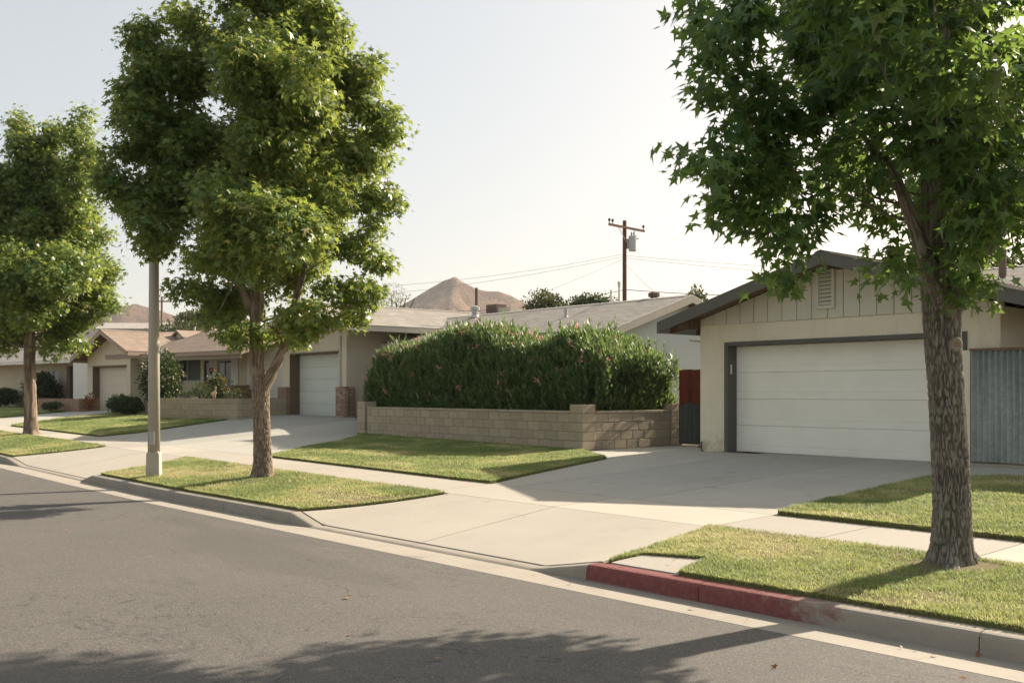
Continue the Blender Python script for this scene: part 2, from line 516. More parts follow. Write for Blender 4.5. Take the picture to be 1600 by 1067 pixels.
M['petal'] = m_leaf('pink_petal', [(0, (.62, .22, .20)), (1, (.82, .42, .38))], (.6, .25, .22), .3)
M['petal_w'] = m_leaf('pale_petal', [(0, (.62, .5, .36)), (1, (.75, .62, .5))], (.6, .5, .4), .3)
M['petal_o'] = m_leaf('orange_petal', [(0, (.5, .12, .03)), (1, (.65, .22, .05))], (.5, .2, .05), .3)
M['shrub'] = m_leaf('shrub_leaf', [(0, (.014, .034, .012)), (.6, (.03, .058, .018)), (1, (.07, .09, .03))], (.12, .16, .03), .28)
M['bgleaf'] = m_leaf('distant_leaf', [(0, (.03, .05, .02)), (.6, (.06, .085, .03)), (1, (.13, .13, .05))], (.15, .16, .05), .3)
M['bgleaf_pale'] = m_leaf('pale_distant_leaf', [(0, (.09, .10, .045)), (.6, (.16, .16, .07)), (1, (.26, .24, .11))], (.24, .23, .09), .3)
M['grass'] = m_leaf('grass_blade', [(0, (.078, .168, .042)), (.35, (.205, .295, .08)), (.65, (.50, .47, .22)), (1, (.63, .54, .34))], (.61, .62, .24), .45, .5, .3)
M['fallen'] = m_leaf('fallen_leaf', [(0, (.25, .09, .03)), (1, (.36, .16, .05))], (.3, .12, .04), .2)
M['hill'] = m_hill()
M['land'] = m_concrete('dry_land', (.24, .195, .135), 3, .4)
# ---------------------------------------------------------------- ground
def sheet(name, poly, mat, off=0., skirt=0., step=.5, parent=None, hf=hgt, stepy=None, bev=0):
    bm = bmesh.new()
    f = bm.faces.new([bm.verts.new((x, y, 0)) for x, y in poly])
    xs = [p[0] for p in poly]; ys = [p[1] for p in poly]
    def cuts(a, b, st, extra=()):
        k = math.floor(a / st) + 1; o = []
        while k * st < b - 1e-3: o.append(k * st); k += 1
        return [c for c in sorted(set(o) | set(extra)) if a + .01 < c < b - .01]
    for c in cuts(min(xs), max(xs), step):
        bmesh.ops.bisect_plane(bm, geom=bm.verts[:] + bm.edges[:] + bm.faces[:], dist=1e-5, plane_co=(c, 0, 0), plane_no=(1, 0, 0))
    for c in cuts(min(ys), max(ys), stepy or step, [v for v in (AE, KY, KB, SF, SB, 16.1)]):
        bmesh.ops.bisect_plane(bm, geom=bm.verts[:] + bm.edges[:] + bm.faces[:], dist=1e-5, plane_co=(0, c, 0), plane_no=(0, 1, 0))
    for v in bm.verts: v.co.z = hf(v.co.x, v.co.y) + off
    bmesh.ops.recalc_face_normals(bm, faces=bm.faces[:])
    if bm.faces and sum(fc.normal.z for fc in bm.faces) < 0:
        bmesh.ops.reverse_faces(bm, faces=bm.faces[:])
    if skirt:
        ed = [e for e in bm.edges if len(e.link_faces) == 1]
        r = bmesh.ops.extrude_edge_only(bm, edges=ed)
        for g in r['geom']:
            if isinstance(g, bmesh.types.BMVert): g.co.z -= skirt
        bmesh.ops.recalc_face_normals(bm, faces=bm.faces[:])
    me = bpy.data.meshes.new(name); bm.to_mesh(me); bm.free()
    me.materials.append(mat)
    return link_mesh(name, me, parent)

XL, XR = -66., 14.
# distant land, one sheet to the horizon (below the built-up strip)
def land_h(x, y):
    d = math.hypot(x, y)
    return -.35 + max(0, min(1, (d - 70) / 60)) * 4.5 * max(0, min(1, (y - 8 - .10 * -x * -1) / 30)) * (1 if x < 0 else .3)
n = 60
gv = []; gf = []
rad = [0] + [30 * (6000 / 30) ** (k / 39) for k in range(40)]
for k, r in enumerate(rad[1:]):
    for j in range(n):
        a = 2 * math.pi * j / n
        gv.append((r * math.cos(a), r * math.sin(a), land_h(r * math.cos(a), r * math.sin(a))))
gv.append((0, 0, -.35)); c0 = len(gv) - 1
for j in range(n): gf.append((c0, j, (j + 1) % n))
for k in range(39):
    for j in range(n):
        a = k * n + j; b = k * n + (j + 1) % n
        gf.append((a, a + n, b + n, b))
mb = MB(); mb.add(gv, gf)
tag(mb.build('ground', M['land'], smooth=True), 'dry bare land stretching away behind the houses', kind='structure')

tag(sheet('road', [(XL, -5.5), (XR, -5.5), (XR, AE), (XL, AE)], M['asphalt'], 0, 0, 1., stepy=2.), 'worn grey asphalt road with tree shadows across it', kind='structure')
tag(sheet('pavement', [(XL, -10), (XR, -10), (XR, -5.5), (XL, -5.5)], M['gutter'], .004, 0, 2., stepy=2.), 'concrete pavement on the opposite side of the road', kind='structure')
tag(sheet('yard', [(XL, -30), (XR, -30), (XR, -10), (XL, -10)], M['land'], .006, 0, 2., stepy=4.), 'bare front yards on the opposite side of the road', kind='structure')
tag(sheet('gutter', [(XL, AE), (XR, AE), (XR, KY + .012), (XL, KY + .012)], M['gutter'], .002, .05, .5, hf=lambda x, y: hgt(x, min(y, KY - .0001))), 'pale concrete gutter along the edge of the asphalt', kind='structure')

# yard earth under everything behind the pavement
tag(sheet('yard', [(XL, KB - .01), (XR, KB - .01), (XR, 34), (XL, 34)], M['soil'], -.05, 0, 1., stepy=1.), 'bare yard earth under the lawns and drives', kind='structure')

# kerb: swept section, cut into cast lengths
def kerb_piece(x0, x1, parent, name):
    xs = [x0]
    while xs[-1] < x1 - 1e-6: xs.append(min(x1, xs[-1] + .12))
    prof = lambda x: [(KY, zk(x) - .06), (KY + .012 * kf(x) + .002, max(zk(x) + .005, ktop(x) - .028)), (KY + .03, ktop(x) - .006), (KY + .06, ktop(x)), (KB, ktop(x) + .002), (KB, ktop(x) - .15)]
    v = []; f = []
    for x in xs: v += [(x, y, z) for y, z in prof(x)]
    for i in range(len(xs) - 1):
        for k in range(5):
            a = i * 6 + k
            f.append((a, a + 6, a + 7, a + 1))
    f.append(tuple(range(6))); f.append(tuple(range((len(xs) - 1) * 6, len(xs) * 6))[::-1])
    m = MB(); m.add(v, f)
    o = m.build(name, M['kerb'], parent)
    return o
kerb_base = sheet('kerb', [(XL, KY + .02), (XR, KY + .02), (XR, KB - .01), (XL, KB - .01)], M['joint'], 0, 0, .25, hf=lambda x, y: ktop(x) - .03)
tag(kerb_base, 'grey concrete kerb with worn red paint beside the drives', kind='structure')
kx = [XL]
brk = [-45.9, -40, -26.5, -20.15, -12.1, -9.3, -6.47, -5.18, -2.9, -.2, 2.5, 5.2, 8]
cur = XL
while cur < XR:
    nxt = min([b for b in brk if b > cur + .05] + [XR])
    if nxt - cur > 3.6: nxt = cur + 3.0
    kerb_piece(cur + .004, nxt - .004, kerb_base, 'kerb_section')
    cur = nxt

# pavement slabs
walk = tag(sheet('pavement', [(XL, SF), (XR, SF), (XR, SB), (XL, SB)], M['joint'], -.004, 0, 1.), 'pale concrete pavement running past the drives', kind='structure')
x = XL; cutsx = []
edges = [-66, -60, -54, -50, -45.9, -43, -39.9, -36, -33, -30.1, -27.5, -25.0, -22.4, -19.6, -17.2, -14.6, -12.0, -9.3, -6.82, -5.55, -4.0, -2.45, -.9, .7, 2.3, 4, 6, 8, 11, 14]
for a, b in zip(edges, edges[1:]):
    sheet('slab', [(a + .006, SF + .006), (b - .006, SF + .006), (b - .006, SB - .006), (a + .006, SB - .006)], M['walk'], .012, .03, .8, walk)

def slabs(name, label, polys, base, mat='drive'):
    st = .15 if name == 'apron' else .6
    b = tag(sheet(name, base, M['joint'], -.006, 0, st), label, kind='structure')
    for p in polys: sheet('slab', p, M[mat], .012, .05, st, b)
    return b
# apron + drive of the near garage
g = .007
slabs('apron', 'sloping concrete apron between the two kerb ends before the white garage door',
      [[(-12.05, KB + g), (-9.3 - g, KB + g), (-9.3 - g, SF - g), (-11.5, SF - g)],
       [(-9.3 + g, KB + g), (-6.42, KB + g), (-6.84, SF - g), (-9.3 + g, SF - g)]],
      [(-12.1, KB), (-6.4, KB), (-6.8, SF), (-11.5, SF)], 'walk')
slabs('driveway', 'shaded concrete driveway in front of the white double garage door',
      [[(-12.0, SB + g), (-11.4 - g, SB + g), (-11.4 - g, 16.0), (-12.75, 16.04), (-12.75, 18.6), (-15.22, 18.6), (-15.22, 15.2), (-13.4, 13.85)],
       [(-11.4 + g, SB + g), (-9.0 - g, SB + g), (-9.0 - g, 16.3), (-11.4 + g, 16.3)],
       [(-9.0 + g, SB + g), (-6.83, SB + g), (-7.02, 14.05), (-5.9, 14.62), (-5.9, 16.3), (-9.0 + g, 16.3)],
       [(-5.9 + g, 14.62), (4, 14.9), (4, 16.3), (-5.9 + g, 16.3)]],
      [(-12.0, SB), (-6.83, SB), (-7.02, 14.05), (4, 14.9), (4, 16.3), (-11.4, 16.3), (-12.75, 16.3), (-12.75, 18.6), (-15.22, 18.6), (-15.22, 15.2), (-13.4, 13.85)])
# middle drive
slabs('apron', 'sloping concrete apron between the lamp post and the far left tree',
      [[(-26.4, KB + g), (-23.2 - g, KB + g), (-23.2 - g, SF - g), (-25.85, SF - g)],
       [(-23.2 + g, KB + g), (-20.2, KB + g), (-20.85, SF - g), (-23.2 + g, SF - g)]],
      [(-26.5, KB), (-20.15, KB), (-20.85, SF), (-25.85, SF)], 'walk')
slabs('driveway', 'wide sunlit concrete driveway in front of the grey single garage door',
      [[(-30.1, SB + g), (-24.9 - g, SB + g), (-25.6 - g, 13), (-26.5 - g, 16.6), (-34, 17.2), (-33.2, 15.2), (-31.2, 14.5), (-29.9, 11)],
       [(-24.9 + g, SB + g), (-19.6, SB + g), (-21.1, 11.5), (-22.2, 13), (-23.6, 14.6), (-24.45, 15.3), (-24.5, 18.5), (-26.5 + g, 18.5), (-26.5 + g, 16.6), (-25.6 + g, 13)]],
      [(-30.1, SB), (-19.6, SB), (-21.1, 11.5), (-22.2, 13), (-23.6, 14.6), (-24.45, 15.3), (-24.5, 18.5), (-26.5, 18.5), (-34, 17.2), (-33.2, 15.2), (-31.2, 14.5), (-29.9, 11)])
slabs('driveway', 'narrow concrete driveway leading to the tan garage door far left',
      [[(-46.0, SB + g), (-39.9, SB + g), (-41.4, 11.4), (-43.2, 14.4), (-46.6, 17.2), (-51.5, 16.2), (-47.8, 12.6)]],
      [(-46.0, SB), (-39.9, SB), (-41.4, 11.4), (-43.2, 14.4), (-46.6, 17.2), (-51.5, 16.2), (-47.8, 12.6)])
slabs('apron', 'far sloping concrete apron at the left edge of the picture',
      [[(-45.85, KB + g), (-39.95, KB + g), (-39.95, SF - g), (-45.85, SF - g)]],
      [(-45.9, KB), (-39.9, KB), (-39.9, SF), (-45.9, SF)], 'walk')
PAD = [(-6.33, KB + .02), (-5.58, KB + .02), (-5.72, 7.28), (-6.36, 7.1)]
tag(sheet('concrete_pad', PAD, M['walk'], .012, .08, .5), 'small square concrete pad in the grass behind the red kerb', 'concrete pad')
# thin concrete edging along the right side of the middle drive
ed = MB()
pts = [(-19.62, SB + .02), (-21.05, 11.5), (-22.15, 13.02), (-23.52, 14.6), (-24.35, 15.18)]
for (ax, ay), (bx, by) in zip(pts, pts[1:]):
    n_ = Vector((-(by - ay), bx - ax, 0)).normalized() * .09
    za, zb = hgt(ax, ay) - .05, hgt(bx, by) - .05
    ed.prism([(ax, ay, za), (bx, by, zb), (bx, by, zb + .10), (ax, ay, za + .10)], -n_)
tag(ed.build('drive_edging', M['walk']), 'low concrete edging between the middle drive and the shaded lawn', 'edging')

# ---------------------------------------------------------------- lawns with real blades
def in_poly(px, py, poly):
    inside = np.zeros(len(px), bool); n = len(poly)
    for i in range(n):
        x1, y1 = poly[i]; x2, y2 = poly[(i + 1) % n]
        c = ((y1 > py) != (y2 > py)) & (px < (x2 - x1) * (py - y1) / (y2 - y1 + 1e-12) + x1)
        inside ^= c
    return inside
def vh(px, py):
    zsv = np.interp(px, *zip(*ZS)); zpv = np.interp(px, *zip(*ZP)); zkv = np.interp(px, *zip(*ZK))
    t = np.interp(px, *zip(*KF)); k = t; kt = zkv + .022 + .133 * k
    t1 = np.clip((py - KB) / (SF - KB), 0, 1); a = kt + (zsv - .03 - kt) * t1
    t2 = np.clip((py - SB) / (16.1 - SB), 0, 1); b = zsv + (zpv - zsv) * t2
    return np.where(py < SF, a, b)
def lawn(label, glabel, poly, dens, hgt_b, wid, soil=.05, dry=.5, seed=0, hole=None):
    base = tag(sheet('lawn', poly, M['soil'], soil, .12, .5), label, kind='structure')
    rg = np.random.default_rng(seed + 3)
    xs = [p[0] for p in poly]; ys = [p[1] for p in poly]
    A = (max(xs) - min(xs)) * (max(ys) - min(ys))
    n = int(A * dens * .75)
    px = rg.uniform(min(xs) - .03, max(xs) + .03, n); py = rg.uniform(min(ys) - .03, max(ys) + .03, n)
    k = in_poly(px, py, poly)
    if hole is not None: k &= ~in_poly(px, py, hole)
    px, py = px[k], py[k]; n = len(px)
    thin = fbm(np.stack([px * 1.7, py * 2.1, px * 0], 1), 3, seed + 31)
    k = (thin < .63) | (rg.random(n) < .3)
    px, py = px[k], py[k]; n = len(px)
    P3 = np.stack([px, py, px * 0], 1)
    patch = fbm(P3 * [.9, 1.3, 1], 3, seed); tuft = vnoise(P3 * 9, seed + 5); big = fbm(P3 * 3.1, 3, seed + 9)
    h = hgt_b * (.55 + .6 * tuft + .25 * rg.random(n)); h *= np.where(patch > .62, .7, 1)
    tone = np.clip((patch - .5) * 1.6 + dry * .62 + (big - .5) * .8 + rg.normal(0, .15, n), 0, 1)
    # blades hanging over the cut edge
    ex, ey, en = [], [], []
    sgn = 1 if sum(xs[i] * ys[(i + 1) % len(xs)] - xs[(i + 1) % len(xs)] * ys[i] for i in range(len(xs))) > 0 else -1
    for i in range(len(poly)):
        (x1, y1), (x2, y2) = poly[i], poly[(i + 1) % len(poly)]
        Ln = math.hypot(x2 - x1, y2 - y1); m = int(Ln * dens ** .5 * 6)
        q = rg.random(m); nx, ny = sgn * (y2 - y1) / Ln, -sgn * (x2 - x1) / Ln
        ins = rg.uniform(-.006, .02, m)
        ex.append(x1 + (x2 - x1) * q - nx * ins); ey.append(y1 + (y2 - y1) * q - ny * ins); en.append(np.full(m, math.atan2(ny, nx)))
    ex, ey, en = np.concatenate(ex), np.concatenate(ey), np.concatenate(en); ne = len(ex)
    px = np.concatenate([px, ex]); py = np.concatenate([py, ey])
    h = np.concatenate([h, hgt_b * rg.uniform(.5, 1.2, ne)]); tone = np.concatenate([tone, np.clip(dry * .55 + rg.normal(0, .2, ne), 0, 1)])
    n0 = n; n = len(px)
    a = rg.uniform(0, 2 * np.pi, n); lean = rg.uniform(.3, 1.3, n) * h
    w = wid * rg.uniform(.6, 1.3, n)
    z0 = vh(px, py) + soil - .006 - np.concatenate([np.zeros(n0), rg.uniform(0, soil * .9, ne)])
    out = np.concatenate([np.zeros(n0), np.ones(ne)]) > 0
    lean = np.where(out, h * rg.uniform(.4, 1.1, n), lean)
    ux, uy = np.cos(a), np.sin(a); b = np.where(out, np.concatenate([np.zeros(n0), en]) + rg.normal(0, .5, n), a + rg.uniform(-.9, .9, n) + np.pi / 2); a = np.where(out, b + np.pi / 2, a); ux, uy = np.cos(a), np.sin(a); lx, ly = np.cos(b) * lean, np.sin(b) * lean
    V = np.empty((n, 5, 3))
    V[:, 0] = np.stack([px - ux * w / 2, py - uy * w / 2, z0], 1)
    V[:, 1] = np.stack([px + ux * w / 2, py + uy * w / 2, z0], 1)
    V[:, 2] = np.stack([px + ux * w * .4 + lx * .4, py + uy * w * .4 + ly * .4, z0 + h * .62], 1)
    V[:, 3] = np.stack([px - ux * w * .4 + lx * .4, py - uy * w * .4 + ly * .4, z0 + h * .62], 1)
    V[:, 4] = np.stack([px + lx, py + ly, z0 + h], 1)
    i = np.arange(n)[:, None] * 5
    F = np.concatenate([i + [0, 1, 2], i + [0, 2, 3], i + [3, 2, 4]], 0)
    me = np_mesh('grass', V.reshape(-1, 3), F, M['grass'], np.repeat(tone, 5))
    tag(link_mesh('grass', me), glabel, kind='stuff')
TREE_HOLE = [(-3.95 + (.36 + .09 * math.sin(k * 2.3)) * math.cos(k * .63), 8.36 + (.34 + .08 * math.cos(k * 1.7)) * math.sin(k * .63)) for k in range(10)]
MID_HOLE = [(-16.12 + (.3 + .06 * math.sin(k * 2.3)) * math.cos(k * .63), 8.08 + (.28 + .06 * math.cos(k * 1.7)) * math.sin(k * .63)) for k in range(10)]
lawn('near grass strip between red kerb and pavement', 'short patchy grass around the near right tree',
     [(-6.36, KB + .03), (-6.34, 7.12), (-5.70, 7.32), (-5.54, KB + .03), (5, KB + .03), (5, SF - .04), (-6.80, SF - .04)], 9500, .036, .0055, .035, .56, 1, TREE_HOLE)
lawn('near front lawn right of the driveway', 'thick sunlit grass between pavement and corrugated fence',
     [(-6.80, SB + .04), (4, SB + .04), (4, 14.85), (-5.9, 14.58), (-6.98, 14.0)], 6500, .042, .0065, .06, .36, 2)
lawn('middle grass strip under the lamp post', 'dry grass around lamp post and middle tree',
     [(-20.12, KB + .03), (-12.12, KB + .03), (-11.56, SF - .05), (-20.82, SF - .05), (-20.5, 7.4)], 4800, .038, .009, .035, .66, 3, MID_HOLE)
lawn('middle front lawn below the block wall', 'grass half shaded below the block wall',
     [(-19.5, SB + .04), (-12.06, SB + .04), (-13.3, 13.85), (-15.26, 15.15), (-24.3, 15.15), (-23.4, 14.6), (-22.0, 13.0), (-20.95, 11.5)], 3600, .042, .010, .05, .40, 4)
lawn('front lawn of the brown roofed house', 'sunlit grass left of the lamp post',
     [(-39.8, SB + .04), (-30.2, SB + .04), (-29.95, 11.0), (-31.2, 14.4), (-35.5, 13.7), (-42, 15.2), (-43.0, 14.4), (-41.3, 11.4)], 2000, .048, .015, .05, .5, 5)
lawn('far grass strip around the left tree', 'grass around the left tree',
     [(-39.8, KB + .03), (-26.45, KB + .03), (-25.87, SF - .05), (-39.8, SF - .05)], 2000, .045, .015, .035, .55, 6)
lawn('far left lawn of the grey roofed house', 'grass at the left edge before the grey roofed house',
     [(-62, SB + .04), (-46.1, SB + .04), (-47.9, 12.6), (-51.4, 16.0), (-62, 14.0)], 700, .06, .025, .05, .45, 7)

# ---------------------------------------------------------------- leaves and trees
def leaf_template(kind):
    if kind == 'star':
        V = [(0, .1, 0)]
        angs = [-150, -112, -78, -52, -20 - 10, -14, 0, 14, 30, 52, 78, 112, 150]
        lob = [(-128, .52), (-100, .30), (-66, .78), (-34, .36), (0, 1.0), (34, .36), (66, .78), (100, .30), (128, .52), (180, .12)]
        for a, r in lob:
            x, y = math.sin(R(a)) * r * .62, .1 + math.cos(R(a)) * r * .62
            V.append((x, y, -.16 * r * r - (.05 if r < .4 else 0)))
        F = [(0, k + 1, (k + 1) % 10 + 1) for k in range(10)]
        return np.array(V), np.array([f[::-1] for f in F])
    if kind == 'star_low':
        lob = [(-110, .55), (-90, .3), (-55, .8), (-27, .38), (0, 1.0), (27, .38), (55, .8), (90, .3), (110, .55)]
        V = [(0, 0, 0)] + [(math.sin(R(a)) * r * .62, .05 + math.cos(R(a)) * r * .62, -.12 * r * r) for a, r in lob]
        F = [(0, k + 1, k + 2)[::-1] for k in range(8)]
        return np.array(V), np.array(F)
    if kind == 'quad':
        V = [(0, 0, 0), (.38, .4, .05), (0, 1., -.1), (-.38, .4, .05)]
        return np.array(V), np.array([(0, 1, 2), (0, 2, 3)])
    if kind == 'lance':
        V = [(0, 0, 0), (.105, .45, .02), (0, 1., -.06), (-.105, .45, .02)]
        return np.array(V), np.array([(0, 1, 2), (0, 2, 3)])
def frames(tip, nrm):
    t = tip / (np.linalg.norm(tip, axis=1, keepdims=True) + 1e-9)
    x = np.cross(t, nrm); x /= (np.linalg.norm(x, axis=1, keepdims=True) + 1e-9)
    z = np.cross(x, t)
    return x, t, z
def leaf_arrays(T, P, tip, nrm, size):
    V0, F0 = T
    x, t, z = frames(tip, nrm)
    V = P[:, None, :] + size[:, None, None] * (V0[None, :, 0:1] * x[:, None, :] + V0[None, :, 1:2] * t[:, None, :] + V0[None, :, 2:3] * z[:, None, :])
    F = (np.arange(len(P))[:, None, None] * len(V0) + F0[None]).reshape(-1, 3)
    return V.reshape(-1, 3), F
RV = np.array([math.cos(R(YAW)), math.sin(R(YAW)), 0])      # across the crown
DV = np.array([-math.sin(R(YAW)), math.cos(R(YAW)), 0])     # depth of the crown

def crown_points(rg, lobes, base, per_m2, nleaf, spread):
    """leaf positions in small hanging clusters spread through ellipsoidal boughs"""
    P, O, CC = [], [], []
    sub = []
    for (u, z, w, ru, rz) in lobes:
        A_ = ru * rz
        if A_ < .12:
            sub.append((u, z, w, ru, rz)); continue
        for k in range(int(4 + A_ * 7)):
            d = rg.normal(size=3); d /= np.linalg.norm(d); q = rg.uniform(.25, .8) ** .6
            f = rg.uniform(.36, .55) * (1 if A_ < .5 else .85)
            sub.append((u + d[0] * q * ru, z + d[1] * q * rz, w + d[2] * q * min(1., ru), ru * f, rz * f * .8))
    for (u, z, w, ru, rz) in sub:
        rw = min(.8 * (ru + rz) / 2 + .15, 1.2)
        vol = (ru * rz * rw) ** (2 / 3) * 4 * math.pi
        nc = max(3, int(vol * per_m2))
        d = rg.normal(size=(nc, 3)); d /= np.linalg.norm(d, axis=1, keepdims=True)
        rr = rg.uniform(.3, 1, nc)[:, None] ** .4
        loc = d * rr
        c = loc[:, 0:1] * ru * RV + loc[:, 1:2] * rw * DV + loc[:, 2:3] * rz * np.array([0, 0, 1]) + u * RV + w * DV + np.array([0, 0, z]) + base * [1, 1, 0]
        o = loc[:, 0:1] * RV / ru + loc[:, 1:2] * DV / rw + loc[:, 2:3] * np.array([0, 0, 1]) / rz
        o /= np.linalg.norm(o, axis=1, keepdims=True) + 1e-9
        k = rg.poisson(nleaf, nc)
        idx = np.repeat(np.arange(nc), k)
        off = rg.normal(size=(len(idx), 3)) * spread * [1, 1, .75]
        P.append(c[idx] + off); O.append(o[idx] + off / spread * .35); CC.append(c)
    return np.concatenate(P), np.concatenate(O), np.concatenate(CC)

def trunk_mesh(name, pts, rads, mat, segs=56, dz=.035, rough=.02, flare=0., seed=0, bark=22.):
    """displaced bark surface following pts"""
    pts = np.array(pts, float); L = np.concatenate([[0], np.cumsum(np.linalg.norm(np.diff(pts, axis=0), axis=1))])
    n = max(6, int(L[-1] / dz)); s = np.linspace(0, L[-1], n)
    # smooth the path a little
    C = np.stack([np.interp(s, L, pts[:, k]) for k in range(3)], 1)
    kern = max(3, n // 9) | 1
    pad = np.pad(C, ((kern // 2, kern // 2), (0, 0)), mode='edge')
    Cs = np.stack([np.convolve(pad[:, k], np.ones(kern) / kern, 'valid') for k in range(3)], 1)
    Cs[0] = C[0]; Cs[-1] = C[-1]; C = Cs
    r = np.interp(s, L, rads)
    D = np.gradient(C, axis=0); D /= np.linalg.norm(D, axis=1, keepdims=True)
    ref = np.array([1., .2, .1]) if abs(D[0][2]) > .5 else np.array([0, 0, 1.])
    U = np.cross(D, ref); U /= np.linalg.norm(U, axis=1, keepdims=True); W = np.cross(D, U)
    a = np.linspace(0, 2 * np.pi, segs, endpoint=False)
    ca, sa = np.cos(a), np.sin(a)
    dirs = U[:, None, :] * ca[None, :, None] + W[:, None, :] * sa[None, :, None]
    S = np.repeat(s[:, None], segs, 1)
    rr = np.repeat(r[:, None], segs, 1)
    q = np.stack([np.repeat(ca[None], n, 0) * rr * bark, np.repeat(sa[None], n, 0) * rr * bark, S * bark * .13], -1).reshape(-1, 3)
    q[:, 0] += 3 * vnoise(q * .35, seed + 3); q[:, 1] += 3 * vnoise(q * .35 + 9, seed + 4)
    v1 = vnoise(q, seed); ridge = 1 - np.abs(2 * v1 - 1)
    v2 = fbm(q * 2.3, 2, seed + 7)
    tone = np.clip(1.05 - ridge ** 2.2 * 1.15 + (v2 - .5) * .55, 0, 1)
    lump = fbm(np.stack([q[:, 0] / bark * 3.2, q[:, 1] / bark * 3.2, q[:, 2] / bark * 7], 1), 3, seed + 20).reshape(n, segs) - .5
    disp = (tone.reshape(n, segs) - .75) * rough + lump * rr * .10
    if flare:
        fl = np.exp(-S / .11) * flare
        toes = .35 + 1.15 * np.maximum(0, np.cos(a * 3 + 1.1 + seed) * .6 + np.cos(a * 5 + 2.3) * .5) ** 1.3
        disp = disp + fl * toes[None]
    V = C[:, None, :] + dirs * (rr + disp)[:, :, None]
    i = np.arange(n - 1)[:, None] * segs; j = np.arange(segs)[None]; j2 = (j + 1) % segs
    F = np.stack([i + j, i + j2, i + segs + j2, i + segs + j], -1).reshape(-1, 4)
    me = np_mesh(name, V.reshape(-1, 3), F, mat, tone, True)
    return me

def crown(tree, lobes, base, tmpl, mats, per_m2, nleaf, spread, size, seed, singles=0, warm_dir=None, skip=None):
    rg = np.random.default_rng(seed)
    b = np.array(base, float)
    P, O, CC = crown_points(rg, lobes, b, per_m2, nleaf, spread)
    keep = P[:, 2] > b[2] + 1.4
    P, O = P[keep], O[keep]; n = len(P)
    tip = O * [1, 1, .4] * .8 + rg.normal(size=(n, 3)) * .55 + [0, 0, -.65]
    nrm = O * .5 + rg.normal(size=(n, 3)) * .45 + [0, 0, .8]
    sz = size * (.5 + .9 * rg.beta(2, 2, n))
    tone = np.clip(rg.beta(2, 3, n) + (fbm(P * .9, 2, seed) - .5) * .6, 0, 1)
    T = leaf_template(tmpl)
    if singles:
        # the leaves lying nearest to the street side are separate pieces
        score = P @ DV + rg.uniform(0, .25, n)
        order = np.argsort(score)
        vis = order[(np.abs((P[order] - b) @ RV) < 3.2) & (P[order][:, 2] < 7.5)]
        pick = vis[:singles]
        x, t, z = frames(tip[pick], nrm[pick])
        lm = [np_mesh('leaf', T[0] * [1, 1, 1 + .5 * q], T[1], mats[1], np.full(len(T[0]), .4)) for q in range(3)]
        for k, p in enumerate(pick):
            o = bpy.data.objects.new('leaf', lm[k % 3]); COL.objects.link(o)
            m = Matrix(((x[k][0], t[k][0], z[k][0], P[p][0]), (x[k][1], t[k][1], z[k][1], P[p][1]), (x[k][2], t[k][2], z[k][2], P[p][2]), (0, 0, 0, 1)))
            o.matrix_basis = m @ Matrix.Scale(float(sz[p]), 4)
            attach(o, tree, False)
        msk = np.ones(n, bool); msk[pick] = False
        P, tip, nrm, sz, tone = P[msk], tip[msk], nrm[msk], sz[msk], tone[msk]
    V, F = leaf_arrays(T, P, tip, nrm, sz)
    o = link_mesh('crown', np_mesh('crown', V, F, mats[0], np.repeat(tone, len(T[0]))), tree)
    o['kind'] = 'stuff'
    return CC

def limbs(tree, base, top, lobes, mat, r0, seed, starts, n_twig=0):
    """leader and boughs reaching into the lobes"""
    rg = np.random.default_rng(seed)
    m = MB(); b = np.array(base, float)
    big = [q for q in lobes if q[3] * q[4] > .13 and (math.hypot(q[0], q[2]) > .7 or q[3] > .6)]
    for (u, z, w, ru, rz) in big:
        tgt = b * [1, 1, 0] + u * RV + w * DV + np.array([0, 0, z])
        zz = max(starts[0], z - .55 * math.hypot(u, w) - .1)
        if zz >= starts[1]: zz = starts[1] - .2
        f = (zz - starts[0]) / (starts[1] - starts[0])
        s = np.array(top[0]) * (1 - f) + np.array(top[1]) * f
        mid = (s + tgt) / 2 + np.array([0, 0, -.12]) * np.linalg.norm(tgt - s) + rg.normal(size=3) * .08
        pts = [s, s * .4 + mid * .6 + rg.normal(size=3) * .04, mid * .5 + tgt * .5 + rg.normal(size=3) * .05, tgt]
        r = r0 * (.28 + .35 * min(1, ru * rz))
        m.tube(pts, [r, r * .75, r * .5, r * .2], 6)
        for k in range(4):
            e = tgt + (rg.normal(size=3) * [ru, ru, rz]) * .75
            q = np.array(pts[2]) * .5 + tgt * .5
            m.tube([q, (q + e) / 2 + rg.normal(size=3) * .05, e], [r * .3, r * .2, r * .1], 4, False)
    o = m.build('limb', mat, tree, smooth=True)
    at = o.data.attributes.new('tone', 'FLOAT', 'POINT')
    at.data.foreach_set('value', rg.uniform(.3, .7, len(o.data.vertices)).astype(np.float32))
    return o
